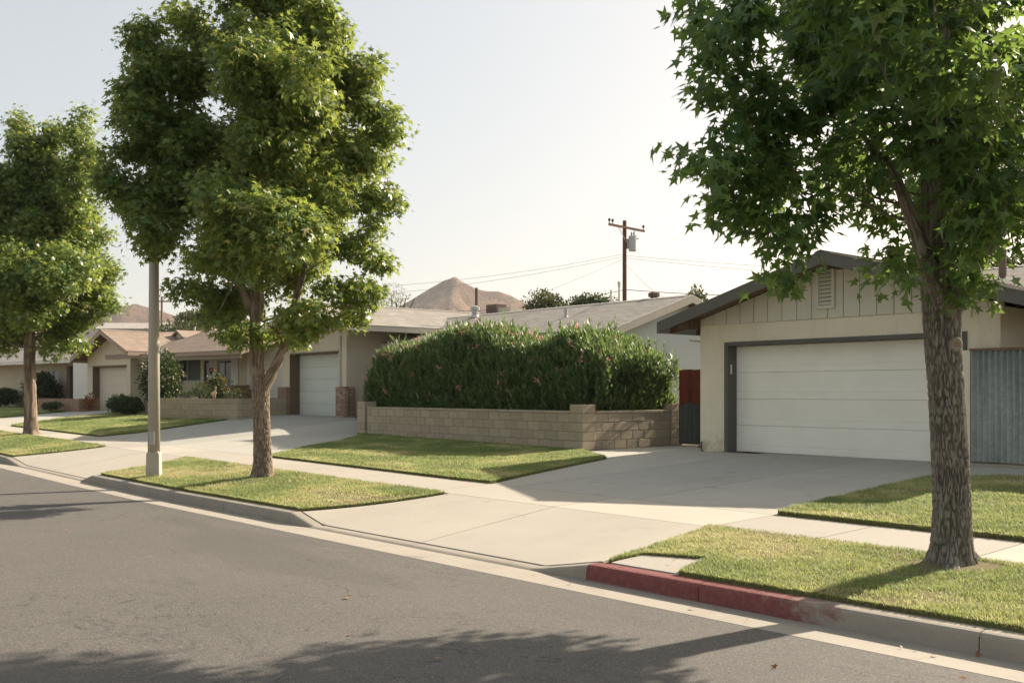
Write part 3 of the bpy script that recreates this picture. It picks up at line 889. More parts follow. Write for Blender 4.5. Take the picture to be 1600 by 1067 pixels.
# the three street trees: local bough positions (across, height, depth, half-width, half-height) in metres
LOBES_NEAR = [(-0.25,3.3,-0.9,0.25,0.3),(-0.4,3.65,-0.95,0.32,0.32),(0,3.05,-0.75,0.2,0.22),(0.12,3.55,-0.8,0.3,0.32),(-0.1,2.75,-0.6,0.16,0.13),(-1.98,4.57,-0.6,0.38,0.33),(-1.23,5.08,0.5,0.52,0.52),(-1.53,4.15,0,0.41,0.36),(-2.03,3.8,-0.3,0.18,0.11),(-2.14,3.51,-0.5,0.22,0.1),(-1.37,3.73,0.3,0.43,0.31),(-1.58,3.26,-0.3,0.31,0.28),(-1.78,3.24,-0.2,0.11,0.08),(-1.5,3.05,0,0.21,0.19),(-1.5,2.74,-0.2,0.09,0.11),(-0.66,4.96,0.8,0.51,0.51),(-0.91,3.63,-0.6,0.36,0.3),(-0.5,3.46,0.3,0.2,0.24),(-0.17,3.06,0.6,0.2,0.24),(-0.65,2.65,-0.3,0.12,0.12),(-0.59,3.85,-0.8,0.35,0.4),(0.04,5.0,0.6,0.56,0.47),(0.07,4.4,-0.5,0.41,0.41),(0.59,3.87,0.4,0.4,0.4),(0.1,3.12,-0.4,0.31,0.29),(0.97,3.39,0.8,0.33,0.42),(-0.01,2.57,-0.2,0.12,0.12),(0.35,3.59,0.9,0.33,0.36),(-0.87,5.5,0,0.77,0.49),(-0.08,5.86,0.3,0.85,0.63),(0.3,5.22,-0.4,0.63,0.58),(-1.32,5.74,0.4,0.52,0.34),(1.06,4.47,0.2,0.45,0.62),(0.94,3.48,-0.2,0.38,0.48),(-0.26,6.43,0,0.66,0.55),(0.65,6.37,0.4,0.52,0.46),(0.3,5.14,1.7,0.79,0.79),(-0.97,4.31,-1.9,0.56,0.51),(0.79,4.19,1.6,0.65,0.65),(-0.44,3.86,-1.7,0.44,0.44),(-1.39,4.52,-1.6,0.4,0.36),(-0.19,5.44,2.0,0.61,0.61),(-1.0,4.0,0.2,0.4,0.35),(-0.75,4.35,-0.4,0.4,0.35),(-0.7,3.75,0.5,0.3,0.22),(-2.1,4.75,-0.4,0.3,0.25),(-2.0,4.25,-0.2,0.3,0.2),(-2.15,3.65,-0.3,0.28,0.13),(-1.85,3.35,0,0.3,0.2),(-1.6,3.9,0.2,0.34,0.28)]
LOBES_MID = [(-2.0,7.98,0,0.41,0.52),(-1.48,8.13,0.4,0.42,0.53),(-1.76,7.2,0.2,0.75,0.63),(-1.66,6.13,-0.4,0.75,0.61),(-2.53,5.9,0,0.27,0.14),(-2.16,5.34,0.3,0.78,0.6),(-1.7,4.45,-0.2,0.56,0.42),(-2.79,5.58,0.2,0.18,0.27),(0.07,8.43,0.3,1.03,0.57),(1.09,7.86,-0.5,0.55,0.55),(-0.11,7.28,-0.6,0.57,0.82),(0.68,7.26,0.4,0.92,0.75),(1.66,7.02,-0.2,0.47,0.47),(1.74,6.54,0.3,0.55,0.44),(0.42,5.84,-0.9,0.91,0.8),(1.41,5.83,0.2,0.63,0.51),(2.03,5.09,-0.2,0.49,0.25),(-0.78,5.48,0.7,0.7,0.76),(0.8,4.75,-0.7,0.92,0.7),(1.64,4.46,0.2,0.5,0.39),(-0.53,4.12,-0.6,0.65,0.57),(0.18,4.0,0.6,0.99,0.64),(1.59,3.56,-0.2,0.54,0.38),(-1.24,3.53,0,0.41,0.2),(-0.58,3.22,0.4,0.69,0.39),(0.87,3.06,-0.5,0.68,0.33),(-0.31,2.75,-0.2,0.45,0.2),(1.55,3.15,0.2,0.3,0.23),(0.44,2.69,0.2,0.3,0.14),(0.2,9.28,0,1.02,0.68),(0.73,10.05,0.2,0.68,0.57),(-0.28,8.93,-0.3,0.55,0.55),(0.05,6.8,1.7,1.36,1.48),(-0.05,5.17,1.6,1.35,1.35),(0.61,6.41,-1.7,0.92,1.12),(0.51,4.37,-1.7,1.02,1.02),(0.11,8.42,1.4,0.97,0.85),(2.2,6.35,0.1,0.22,0.28),(2.28,5.02,0,0.2,0.16),(2.0,4.05,0.2,0.22,0.22),(1.9,7.35,-0.1,0.2,0.25),(-2.25,6.9,-0.2,0.45,0.13),(-1.5,6.5,0.2,0.6,0.5),(-2.0,6.4,0.1,0.55,0.6),(-1.7,5.8,0.3,0.65,0.5),(-1.25,5.2,0,0.6,0.5),(-1.5,7.4,0.1,0.5,0.5),(-1.1,6.0,-0.2,0.4,0.4),(-1.9,4.9,0,0.5,0.4)]
LOBES_FAR = [(-0.4,6.3,-0.3,1.2,0.8),(0.9,6.1,0.2,1.2,0.75),(0.3,7.2,0,1.3,0.9),(-0.5,5.0,0.4,1.2,0.7),(1.3,4.4,0,1.1,0.7),(0.1,8.9,0.1,0.9,0.7),(1.5,8.4,0,0.7,0.7),(-0.22,9.54,0,0.48,0.72),(0.54,9.54,0.4,0.36,0.53),(1.75,9.27,-0.3,0.48,0.91),(0.08,8.2,0.3,1.31,0.89),(1.74,7.64,-0.5,0.89,0.67),(-0.88,7.21,0.4,1.11,1.09),(1.2,6.62,0.5,1.18,0.77),(0.31,5.44,0.3,1.36,0.88),(1.9,5.16,0.2,0.89,0.56),(0.6,4.44,0.7,1.23,0.7),(-0.28,4.11,0.2,1.09,0.79),(2.26,4.12,-0.2,0.6,0.4),(1.09,3.39,0.2,0.85,0.4),(-0.48,3.32,0.4,0.91,0.36),(0.86,3.03,-0.3,0.36,0.24),(-1.49,7.98,0.2,1.01,1.33),(-1.74,5.58,0.3,1.01,1.21),(-1.38,3.94,0,0.8,0.72),(-0.68,6.84,1.9,1.7,1.7),(1.17,4.92,-2.0,1.5,1.31),(0.3,4.5,1.6,1.2,1.0),(-0.6,5.6,1.7,1.2,1.0),(1.2,5.6,1.5,1.0,0.9),(-0.3,10.1,0,0.22,0.35),(0.55,9.9,0.3,0.2,0.3),(1.75,10.1,-0.2,0.22,0.4)]  # includes low rear boughs added on the sun side to shade the front
def P_(base, u, z, w=0): return tuple(np.array(base) * [1, 1, 0] + u * RV + w * DV + np.array([0, 0, z]))
# near tree, right
TB = (-4.0, 8.44, hgt(-4, 8.44))
t = root('sweetgum_tree', 'nearest sweetgum tree with two pruned knots, before the white garage door', 'tree', TB, group='sweetgum street trees')
zb = TB[2] - .06
link_mesh('trunk', trunk_mesh('trunk', [P_(TB, 0, zb), P_(TB, -.01, .8), P_(TB, -.05, 1.6), P_(TB, -.09, 2.2), P_(TB, -.10, 2.62)],
          [.160, .150, .146, .147, .165], M['bark_near'], 200, .0095, .017, .27, 1, 105), t)
link_mesh('limb', trunk_mesh('limb', [P_(TB, -.10, 2.45), P_(TB, -.14, 3.2), P_(TB, -.16, 4.2), P_(TB, -.1, 5.4), P_(TB, 0, 6.6)],
          [.15, .125, .11, .08, .03], M['bark_near'], 40, .04, .016, 0, 2, 40), t)
link_mesh('limb', trunk_mesh('limb', [P_(TB, -.10, 2.42, -.04), P_(TB, -.26, 2.78, -.10), P_(TB, -.40, 3.12, -.16), P_(TB, -.62, 3.5, -.3), P_(TB, -1.0, 3.9, -.4)],
          [.10, .072, .058, .045, .02], M['bark_near'], 32, .03, .012, 0, 3, 40), t)
link_mesh('limb', trunk_mesh('limb', [P_(TB, -.05, 2.42, -.02), P_(TB, .12, 2.72, -.06), P_(TB, .33, 3.08, -.12), P_(TB, .6, 3.6, -.2), P_(TB, .8, 4.3, -.2)],
          [.115, .085, .068, .05, .02], M['bark_near'], 32, .03, .012, 0, 4, 40), t)
limbs(t, TB, (P_(TB, -.14, 3.1), P_(TB, 0, 6.5)), LOBES_NEAR, M['bark_near'], .042, 5, (3.1, 6.5))
def knot(tree, p, n, r, mat=M['knot']):
    m = MB(); n = Vector(n).normalized(); p = Vector(p)
    m.tube([p - n * .05, p + n * .002, p + n * .007, p + n * .004], [r * 1.3, r * 1.22, r * 1.0, r * .8], 18)
    o = m.build('knot', M['bark_near'], tree, smooth=True)
    at = o.data.attributes.new('tone', 'FLOAT', 'POINT'); at.data.foreach_set('value', np.full(len(o.data.vertices), .75, np.float32))
    m = MB(); m.tube([p + n * .001, p + n * .006], [r * .82, r * .78], 14)
    m.build('cut_face', mat, o)
for u, z, rr in ((-.09, 2.40, .044), (.03, 2.10, .052)):
    c = Vector(P_(TB, u, z)); c0 = Vector(P_(TB, -.08, z))
    nrm_ = Vector(-DV) + Vector(RV) * (u + .08) * 3.2
    knot(t, c0 + nrm_.normalized() * .146, nrm_, rr)
crown(t, LOBES_NEAR, TB, 'star', (M['leaf'], M['leaf_one']), 9.5, 21, .11, .155, 21, 300)

# middle tree
TB = (-16.14, 8.13, hgt(-16.14, 8.13))
t = root('sweetgum_tree', 'tallest sweetgum tree, forked low, beside the concrete lamp post', 'tree', TB, group='sweetgum street trees')
zb = TB[2] - .06
link_mesh('trunk', trunk_mesh('trunk', [P_(TB, 0, zb), P_(TB, -.02, .8), P_(TB, -.04, 1.4), P_(TB, -.05, 1.9)],
          [.175, .152, .146, .16], M['bark_mid'], 130, .014, .018, .14, 11, 80), t)
link_mesh('limb', trunk_mesh('limb', [P_(TB, -.09, 1.8), P_(TB, -.13, 2.5), P_(TB, -.1, 3.6), P_(TB, 0, 5.2), P_(TB, .1, 7), P_(TB, .2, 9)],
          [.135, .125, .11, .09, .06, .02], M['bark_mid'], 40, .06, .02, 0, 12, 34), t)
link_mesh('limb', trunk_mesh('limb', [P_(TB, 0.02, 1.78), P_(TB, .2, 2.12), P_(TB, .38, 2.55), P_(TB, .52, 3.1), P_(TB, .8, 4.2), P_(TB, 1.2, 5.5)],
          [.10, .085, .075, .065, .045, .02], M['bark_mid'], 32, .05, .016, 0, 13, 34), t)
link_mesh('limb', trunk_mesh('limb', [P_(TB, -.12, 3.0), P_(TB, -.8, 4.3), P_(TB, -1.5, 5.8), P_(TB, -1.75, 7.6)],
          [.09, .07, .05, .015], M['bark_mid'], 20, .08, .012, 0, 14, 22), t)
limbs(t, TB, (P_(TB, -.1, 2.9), P_(TB, .1, 8.5)), LOBES_MID, M['bark_mid'], .055, 15, (2.9, 8.5))
crown(t, LOBES_MID, TB, 'star_low', (M['leaf_warm'], M['leaf_warm_one']), 16, 23, .115, .155, 22, 300)

# far left tree
TB = (-33.36, 8.92, hgt(-33.36, 8.92) - .03)
t = root('sweetgum_tree', 'far left sweetgum tree with three pointed tops', 'tree', TB, group='sweetgum street trees')
link_mesh('trunk', trunk_mesh('trunk', [P_(TB, 0, TB[2] - .05), P_(TB, -.03, 1.5), P_(TB, -.05, 3), P_(TB, 0, 5.5), P_(TB, .1, 9)],
          [.215, .185, .165, .11, .03], M['bark_mid'], 40, .07, .03, .1, 31, 20), t)
limbs(t, TB, (P_(TB, -.05, 3.0), P_(TB, .1, 8.5)), LOBES_FAR, M['bark_mid'], .08, 35, (3.0, 8.5))
crown(t, LOBES_FAR, TB, 'star_low', (M['leaf_warm'],), 10, 23, .16, .18, 23)

# ---------------------------------------------------------------- shrubs and distant trees
def bush(name, label, cat, c, r, n, mat, size, tmpl='quad', seed=0, group=None, stems=True, up=.2, flowers=None, bumps=5, taper=0):
    """r = half-extents; base at c"""
    rg = np.random.default_rng(seed)
    t = root(name, label, cat, c, group=group)
    c = np.array(c, float)
    lob = []
    for k in range(bumps):
        a = rg.uniform(0, 2 * np.pi); q = rg.uniform(.1, .55)
        lob.append((np.array([math.cos(a) * q * r[0], math.sin(a) * q * r[1], r[2] * rg.uniform(.7, 1.25)]), rg.uniform(.45, .75)))
    lob.append((np.array([0, 0, r[2]]), .85))
    which = rg.integers(0, len(lob), n)
    d = rg.normal(size=(n, 3)); d /= np.linalg.norm(d, axis=1, keepdims=True)
    rr = rg.uniform(.12, 1, n)[:, None] ** .5
    ctr = np.array([l[0] for l in lob])[which]; sc = np.array([l[1] for l in lob])[which][:, None]
    P = ctr + d * rr * sc * np.array(r) + rg.normal(size=(n, 3)) * .03
    cl = vnoise(P * (2.2 / max(.4, min(r))) + seed, seed)
    k = (P[:, 2] > .03) & (cl > .3)
    P, d = P[k], d[k]; m = len(P)
    tip = d + rg.normal(size=(m, 3)) * .5 + [0, 0, up]
    nrm = d * .4 + rg.normal(size=(m, 3)) * .5 + [0, 0, .6]
    T = leaf_template(tmpl)
    V, F = leaf_arrays(T, P + c, tip, nrm, size * rg.uniform(.6, 1.3, m))
    tone = np.clip(rg.beta(2, 2.4, m) + (cl[k] - .5) * .5, 0, 1)
    o = link_mesh('foliage', np_mesh('foliage', V, F, mat, np.repeat(tone, len(T[0]))), t); o['kind'] = 'stuff'
    if stems:
        s = MB()
        for q in range(7):
            a = rg.uniform(0, 2 * np.pi); e = np.array([math.cos(a) * r[0] * .6, math.sin(a) * r[1] * .6, r[2] * rg.uniform(1, 1.7)])
            s.tube([c + e * [.08, .08, -.02], c + e * [.4, .4, .5], c + e], [.025 * r[2] + .006, .015 * r[2] + .004, .004], 5)
        so = s.build('stem', M['bark_bg'], t)
    if flowers:
        fm, nf, fs = flowers
        ii = rg.choice(m, nf, replace=False); ii = ii[P[ii][:, 2] > r[2] * .7]
        Tq = leaf_template('quad')
        pp = np.repeat(P[ii] + c + d[ii] * .06, 5, 0) + rg.normal(size=(len(ii) * 5, 3)) * fs * .3
        V, F = leaf_arrays(Tq, pp, rg.normal(size=(len(pp), 3)) + [0, 0, .3], rg.normal(size=(len(pp), 3)), np.full(len(pp), fs))
        fo = link_mesh('flowers', np_mesh('flowers', V, F, fm, rg.random(len(V))), t); fo['kind'] = 'stuff'
    return t

# oleander hedge above the block wall: upright shoots of narrow leaves
def oleander():
    rg = np.random.default_rng(77)
    t = root('oleander_hedge', 'long oleander hedge with pink flowers above the block wall', 'hedge', (-20, 16.8, .5))
    # shoots over a lumpy mound volume; x along the wall
    n = 8200
    xx = rg.uniform(-24.9, -15.2, n); v = rg.uniform(-1, 1, n)
    yc = 16.95 + np.clip((xx + 18.5) / 3, 0, 1) * .25; hw = 1.25 + np.clip((xx + 18.5) / 3, 0, 1) * .2
    top = 2.95 + .42 * (fbm(np.stack([xx * .55, xx * 0, xx * 0], 1), 3, 4) - .5) * 2 + .22 * np.sin(xx * 1.7) * .5
    top = top - np.clip((-24.1 - xx) / .7, 0, 1) ** 2 * .4 - np.clip((xx + 17.0) / 1.7, 0, 1) ** 1.6 * .62
    prof = np.sqrt(np.clip(1 - np.abs(v) ** 5, 0.02, 1))
    zt = .55 + (top - .55) * (.35 + .65 * prof)
    yy = yc + v * hw
    # shell + fill: shoot tips either on top or up the street face
    f = rg.uniform(0, 1, n)
    hz_ = np.where(f < .45, zt, .6 + (zt - .6) * rg.uniform(0.02, 1, n) ** .9)
    face = (f >= .45)
    bul = np.sqrt(np.clip(1 - ((hz_ - 1.5) / 2.2) ** 2, .1, 1))
    yy = np.where(face & (f < .85), yc - hw * bul * rg.uniform(.72, 1.02, n), yy)
    yy = np.where(face & (f >= .85), 17.1 + rg.uniform(-1.2, 1.5, n) * bul, yy)
    endr = face & (f >= .85)
    hz_ = np.where(face, np.maximum(hz_, 1.0 + rg.uniform(0, .25, n)), hz_)
    hz_ = np.where(endr, np.maximum(hz_, 1.45), hz_)
    xx = np.where(face, np.minimum(xx, -15.95 - .2 * rg.random(n)), xx)
    xx = np.where(~face & (hz_ < 1.9), np.minimum(xx, -15.8), xx)
    xx = np.where(endr, -15.5 - .5 * (1 - bul) - rg.uniform(0, .4, n) - np.clip(hz_ - 2.1, 0, 2) * .8, xx)
    extra = np.where(f < .45, rg.exponential(.075, n), 0)
    tipP = np.stack([xx, yy, hz_ + extra], 1)
    core = np.stack([xx * .92 + -20.3 * .08, yc + (yy - yc) * .45, hz_ * .45 + .3], 1)
    ax = tipP - core; ax /= np.linalg.norm(ax, axis=1, keepdims=True)
    ax = ax * .6 + rg.normal(size=(n, 3)) * .2 + [0, 0, .95]; ax /= np.linalg.norm(ax, axis=1, keepdims=True)
    k = 15
    s = rg.uniform(0, .42, (n, k)); a = rg.uniform(0, 2 * np.pi, (n, k))
    u = np.cross(ax, [0.3, .2, 1.]); u /= np.linalg.norm(u, axis=1, keepdims=True); w = np.cross(ax, u)
    rad = u[:, None, :] * np.cos(a)[..., None] + w[:, None, :] * np.sin(a)[..., None]
    P = tipP[:, None, :] - ax[:, None, :] * s[..., None]
    spread = .35 + s / .42 * .75
    tip = ax[:, None, :] + rad * spread[..., None]
    nrm = ax[:, None, :] - rad * .5
    P, tip, nrm = (q.reshape(-1, 3) for q in (P, tip, nrm))
    nrm = nrm + rg.normal(size=nrm.shape) * .2
    T = leaf_template('lance')
    size = rg.uniform(.12, .21, len(P))
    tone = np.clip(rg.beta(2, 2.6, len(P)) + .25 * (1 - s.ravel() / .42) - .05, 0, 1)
    V, F = leaf_arrays(T, P, tip, nrm, size)
    o = link_mesh('foliage', np_mesh('foliage', V, F, M['oleander'], np.repeat(tone, 4)), t); o['kind'] = 'stuff'
    m = MB()
    for q in range(120):
        x0 = rg.uniform(-25, -16.3); y0 = 16.85 + rg.uniform(-.6, .5)
        m.tube([(x0, y0, .4), (x0 + rg.normal() * .15, y0 - .15, 1.3), (x0 + rg.normal() * .3, y0 - .3, 2.1)], [.022, .017, .008], 5)
    m.build('stem', M['bark_bg'], t)
    # flower clusters, each its own piece
    cand = np.where(((f < .45) & (v < .2)) | (face & (f < .85) & (hz_ > 1.5)))[0]
    pick = list(rg.choice(cand, 80, replace=False))
    Tq = leaf_template('quad')
    for p in pick:
        c = tipP[p] + ax[p] * .08 + np.array([0, -.07 if face[p] else -.02, .02]); nn = int(rg.integers(7, 15))
        V, F = leaf_arrays(Tq, c + rg.normal(size=(nn, 3)) * .035, rg.normal(size=(nn, 3)) + ax[p], rg.normal(size=(nn, 3)), np.full(nn, .052))
        fl = link_mesh('flower', np_mesh('flower', V, F, M['petal'], rg.random(len(V))), t)
        fl['kind'] = 'stuff'
oleander()
# ---------------------------------------------------------------- masonry
_unit = {}
def unit_block(mat, bev):
    k = (mat.name, bev)
    if k not in _unit:
        me = MB().box(-.5, .5, -.5, .5, -.5, .5).mesh('block', mat)
        bm = bmesh.new(); bm.from_mesh(me)
        bmesh.ops.bevel(bm, geom=bm.edges[:], offset=bev, segments=1, affect='EDGES')
        bm.to_mesh(me); bm.free(); _unit[k] = me
    return _unit[k]
def put(name, me, parent, c, rz, sx, sy, sz):
    o = bpy.data.objects.new(name, me); COL.objects.link(o)
    attach(o, parent, False)
    o.location = c; o.rotation_euler = (0, 0, rz); o.scale = (sx, sy, sz)
    return o
def masonry(parent, p0, p1, z0, n, L, Hh, th, mat, name='block', joint=.012, bev=.03, core=True, start=0., trimtop=None):
    """running bond between p0 and p1 (street-side face), body lies to the left of p0->p1"""
    p0 = Vector((*p0, 0)); p1 = Vector((*p1, 0)); d = (p1 - p0); W = d.length; d.normalize()
    nrm = Vector((-d.y, d.x, 0)); rz = math.atan2(d.y, d.x)
    me = unit_block(mat, bev)
    for r in range(n):
        s = -((start + (r % 2) * .5) % 1.0) * L
        while s < W - .01:
            a, b = max(0, s), min(W, s + L)
            if b - a > .04:
                q = random.uniform(-.003, .003)
                c = p0 + d * ((a + b) / 2) + nrm * (th / 2 + q); c.z = z0 + (r + .5) * Hh
                put(name, me, parent, c, rz + random.uniform(-.004, .004), b - a - joint, th, Hh - joint)
            s += L
    if core:
        m = MB(); e = .011
        a = p0 + nrm * e + d * e; b = p1 + nrm * e - d * e
        m.prism([(a.x, a.y, z0 - .35), (b.x, b.y, z0 - .35), (b.x, b.y, z0 + n * Hh - .006), (a.x, a.y, z0 + n * Hh - .006)], nrm * (th - 2 * e))
        m.build('mortar', M['mortar'], parent)

# block planter wall in front of the oleanders
bw = root('block_wall', 'low tan block planter wall under the oleander hedge with raised end piers', 'wall', (-15.3, 15.2, .42))
masonry(bw, (-23.9, 15.2), (-15.68, 15.2), .43, 4, .40, .2, .2, M['block'])
masonry(bw, (-15.3, 15.6), (-15.3, 18.1), .43, 4, .40, .2, .2, M['block'], start=.5)
masonry(bw, (-15.68, 15.17), (-15.27, 15.17), .43, 5, .41, .2, .41, M['block'], start=0)
masonry(bw, (-24.33, 15.15), (-23.93, 15.15), .43, 5, .40, .2, .40, M['block'])
masonry(bw, (-15.27, 18.12), (-15.27, 18.52), .43, 5, .40, .2, .40, M['block'])
for (x0, x1, y0, y1) in ((-23.9, -15.7, 15.19, 15.41), (-15.52, -15.29, 15.6, 18.1)):
    n_ = int(max(x1 - x0, y1 - y0) / .4)
    for k in range(n_):
        if x1 - x0 > y1 - y0:
            c = (x0 + (k + .5) * (x1 - x0) / n_, (y0 + y1) / 2, 1.255); sx, sy = (x1 - x0) / n_ - .008, y1 - y0
        else:
            c = ((x0 + x1) / 2, y0 + (k + .5) * (y1 - y0) / n_, 1.255); sx, sy = x1 - x0, (y1 - y0) / n_ - .008
        put('cap_block', unit_block(M['block'], .03), bw, c, 0, sx, sy, .05)
m = MB().box(-23.7, -15.52, 15.42, 18.3, .3, .9)
m.build('planter_earth', M['soil'], bw)

# ---------------------------------------------------------------- roofs
def shingle_mesh(P, e, s, n, L, W, mat, ex=.14, tw=.3, seed=0, skip=None, parent=None, local=False, th=.011, singles=0, near=None):
    """P eave corner, e along eave, s up the slope, n normal"""
    rg = np.random.default_rng(seed)
    rows = int(math.ceil(W / ex)); A = []
    for r in range(rows):
        x = -rg.uniform(0, tw)
        while x < L:
            w = tw * rg.uniform(.75, 1.2)
            a, b = max(0, x), min(L, x + w - .003)
            if b - a > .03: A.append((a, b, r * ex + rg.normal() * .003, min(W, r * ex + ex * 1.12), th * rg.uniform(.9, 1.15), rg.random()))
            x += w
    A = np.array(A)
    P, e, s, n = (np.array(q, float) for q in (P, e, s, n))
    def pt(a, q, h): return P + a[:, None] * e + q[:, None] * s + h[:, None] * n
    z = np.zeros(len(A))
    cen = pt((A[:, 0] + A[:, 1]) / 2, A[:, 2], z)
    one = np.zeros(len(A), bool)
    if singles:
        one[np.argsort(np.linalg.norm(cen - np.array(near), axis=1))[:singles]] = True
        V0 = np.array([(-.5, 0, 1), (.5, 0, 1), (-.5, 0, -.3), (.5, 0, -.3), (-.5, 1, .08), (.5, 1, .08)])
        F0 = np.array([(0, 1, 5), (0, 5, 4), (2, 3, 1), (2, 1, 0), (0, 4, 2), (1, 3, 5)])
        me = np_mesh('shingle', V0, F0, mat, np.zeros(6), False)
        for k in np.where(one)[0]:
            a = A[k]; o = bpy.data.objects.new('shingle', me); COL.objects.link(o)
            w, l, h = a[1] - a[0], a[3] - a[2], a[4]
            c = cen[k]
            o.matrix_basis = Matrix(((e[0] * w, s[0] * l, n[0] * h, c[0]), (e[1] * w, s[1] * l, n[1] * h, c[1]), (e[2] * w, s[2] * l, n[2] * h, c[2]), (0, 0, 0, 1)))
            attach(o, parent, local)
        A = A[~one]; z = np.zeros(len(A))
    V = np.stack([pt(A[:, 0], A[:, 2], A[:, 4]), pt(A[:, 1], A[:, 2], A[:, 4]), pt(A[:, 0], A[:, 2], z - .004), pt(A[:, 1], A[:, 2], z - .004), pt(A[:, 0], A[:, 3], z + .001), pt(A[:, 1], A[:, 3], z + .001)], 1)
    F0 = np.array([(0, 1, 5), (0, 5, 4), (2, 3, 1), (2, 1, 0), (0, 4, 2), (1, 3, 5)])
    F = (np.arange(len(A))[:, None, None] * 6 + F0[None]).reshape(-1, 3)
    o = link_mesh('shingle_courses', np_mesh('shingle_courses', V.reshape(-1, 3), F, mat, np.repeat(A[:, 5], 6), False), parent, local)
    o['kind'] = 'stuff'
    return o
def gable_roof(parent, axis, ridge, zr, a0, a1, sL, sR, slope, mat_sh, mat_f, local=False, shing='LR', fd=.22, seed=0, rake0=True, rake1=False, soff=None, singles=0, near=None, slopeL=None, eave='LR'):
    """axis 'y': ridge along y at x=ridge (L = -x side); axis 'x': ridge along x at y=ridge (L = -y side)"""
    mp = (lambda a, b, z: (b, a, z)) if axis == 'y' else (lambda a, b, z: (a, b, z))
    sl = {'L': slopeL or slope, 'R': slope}
    deck = MB(); ends = {}
    for sd, sp, sg in (('L', sL, -1), ('R', sR, 1)):
        be = ridge + sg * sp; ze = zr - sl[sd] * sp
        ends[sd] = (be, ze)
        deck.prism([mp(a0 + .02, ridge, zr), mp(a1 - .02, ridge, zr), mp(a1 - .02, be - sg * .02, ze), mp(a0 + .02, be - sg * .02, ze)], (0, 0, -.09))
    deck_o = deck.build('roof', soff or M['soffit'], parent, local)
    for sd, sp, sg in (('L', sL, -1), ('R', sR, 1)):
        be, ze = ends[sd]
        for flag, a, dv in ((rake0, a0, -.04), (rake1, a1, .04)):
            if flag:
                off = .003 if sd == 'L' else 0
                b = MB(); b.prism([mp(a, ridge, zr + .012 + off), mp(a, be, ze + .012 + off), mp(a, be, ze - fd), mp(a, ridge, zr - fd)], mp(dv - (off if dv < 0 else -off), 0, 0))
                b.build('rake_board', mat_f, parent, local, bevel=.006)
        if sd in eave:
            b = MB(); b.prism([mp(a0 + .003, be, ze - fd + .01), mp(a1, be, ze - fd + .01), mp(a1, be, ze + .006), mp(a0 + .003, be, ze + .006)], mp(0, sg * .035, 0))
            b.build('eave_board', mat_f, parent, local, bevel=.005)
        if sd in shing:
            W = math.hypot(sp, sl[sd] * sp) + .03
            s = Vector(mp(0, -sg * sp, sl[sd] * sp)).normalized()
            e = Vector(mp(1, 0, 0)); n = e.cross(s)
            if n.z < 0: n = -n
            P = Vector(mp(a0 - .055, be, ze)) - s * .05 + n * .004
            shingle_mesh(P, e, s, n, a1 - a0 + .1, W, mat_sh, seed=seed + (sg > 0), parent=deck_o if not local else deck_o, local=True if local else False, singles=singles if sd == 'R' else 0, near=near) if not local else shingle_mesh(P, e, s, n, a1 - a0 + .1, W, mat_sh, seed=seed + (sg > 0), parent=deck_o, local=True)
    # ridge caps
    cap = MB(); a = a0 - .05
    while a < a1 - .2:
        for sd, sg in (('L', -1), ('R', 1)):
            k = .14
            cap.add([mp(a, ridge, zr + .034), mp(a, ridge + sg * k, zr + .03 - k * sl[sd]), mp(a + .24, ridge + sg * k, zr + .02 - k * sl[sd]), mp(a + .24, ridge, zr + .022)], [(0, 1, 2, 3)])
        a += .2
    co = cap.build('ridge_caps', mat_sh, deck_o, local if local else False); co['kind'] = 'stuff'
    return deck_o
# children of a roof that was itself attached with an inverse matrix need plain parenting
_attach0 = attach
def attach(o, parent, local):
    if parent is not None and parent.type == 'MESH':
        o.parent = parent; return
    _attach0(o, parent, local)

def wall_open(m, axis, plane, th, a0, a1, z0, z1, holes):
    """boxes around rectangular openings; axis 'x': wall runs along x, front at y=plane"""
    bx = (lambda p, q, u, v: m.box(p, q, plane, plane + th, u, v)) if axis == 'x' else (lambda p, q, u, v: m.box(plane - th, plane, p, q, u, v))
    cur = a0
    for h0, h1, hz0, hz1 in sorted(holes):
        bx(cur, h0, z0, z1); bx(h0, h1, hz1, z1)
        if hz0 > z0 + .01: bx(h0, h1, z0, hz0)
        cur = h1
    bx(cur, a1, z0, z1)
def garage_door(parent, x0, x1, y, z0, z1, n, mat, local=False):
    bk = MB().box(x0 - .02, x1 + .02, y + .05, y + .09, z0, z1 + .05).build('garage_door', mat, parent, local)
    h = (z1 - z0) / n
    for k in range(n):
        a = z0 + k * h + .0015; b = z0 + (k + 1) * h - .0015
        pr = [(0.010, a), (0, a + .006), (0, a + h * .22), (.004, a + h * .23), (.004, a + h * .255), (0, a + h * .265), (0, b - .008), (.010, b), (.05, b), (.05, a)]
        m = MB(); v = [(x0, y + p, z) for p, z in pr]
        m.prism(v, (x1 - x0, 0, 0))
        o = m.build('door_panel', mat, bk)
    return bk
def pipe(parent, p, h, r, mat, name='vent_pipe', cap=None, local=False):
    m = MB(); p = Vector(p)
    m.tube([p - Vector((0, 0, .2)), p + Vector((0, 0, h))], r, 10)
    m.tube([p - Vector((0, 0, .05)), p + Vector((0, 0, .06))], [r * 2.2, r * 1.05], 10)
    if cap: m.tube([p + Vector((0, 0, h)), p + Vector((0, 0, h + .10)), p + Vector((0, 0, h + .14))], [r * 1.5, r * 1.5, r * .6], 10)
    return m.build(name, mat, parent, local)

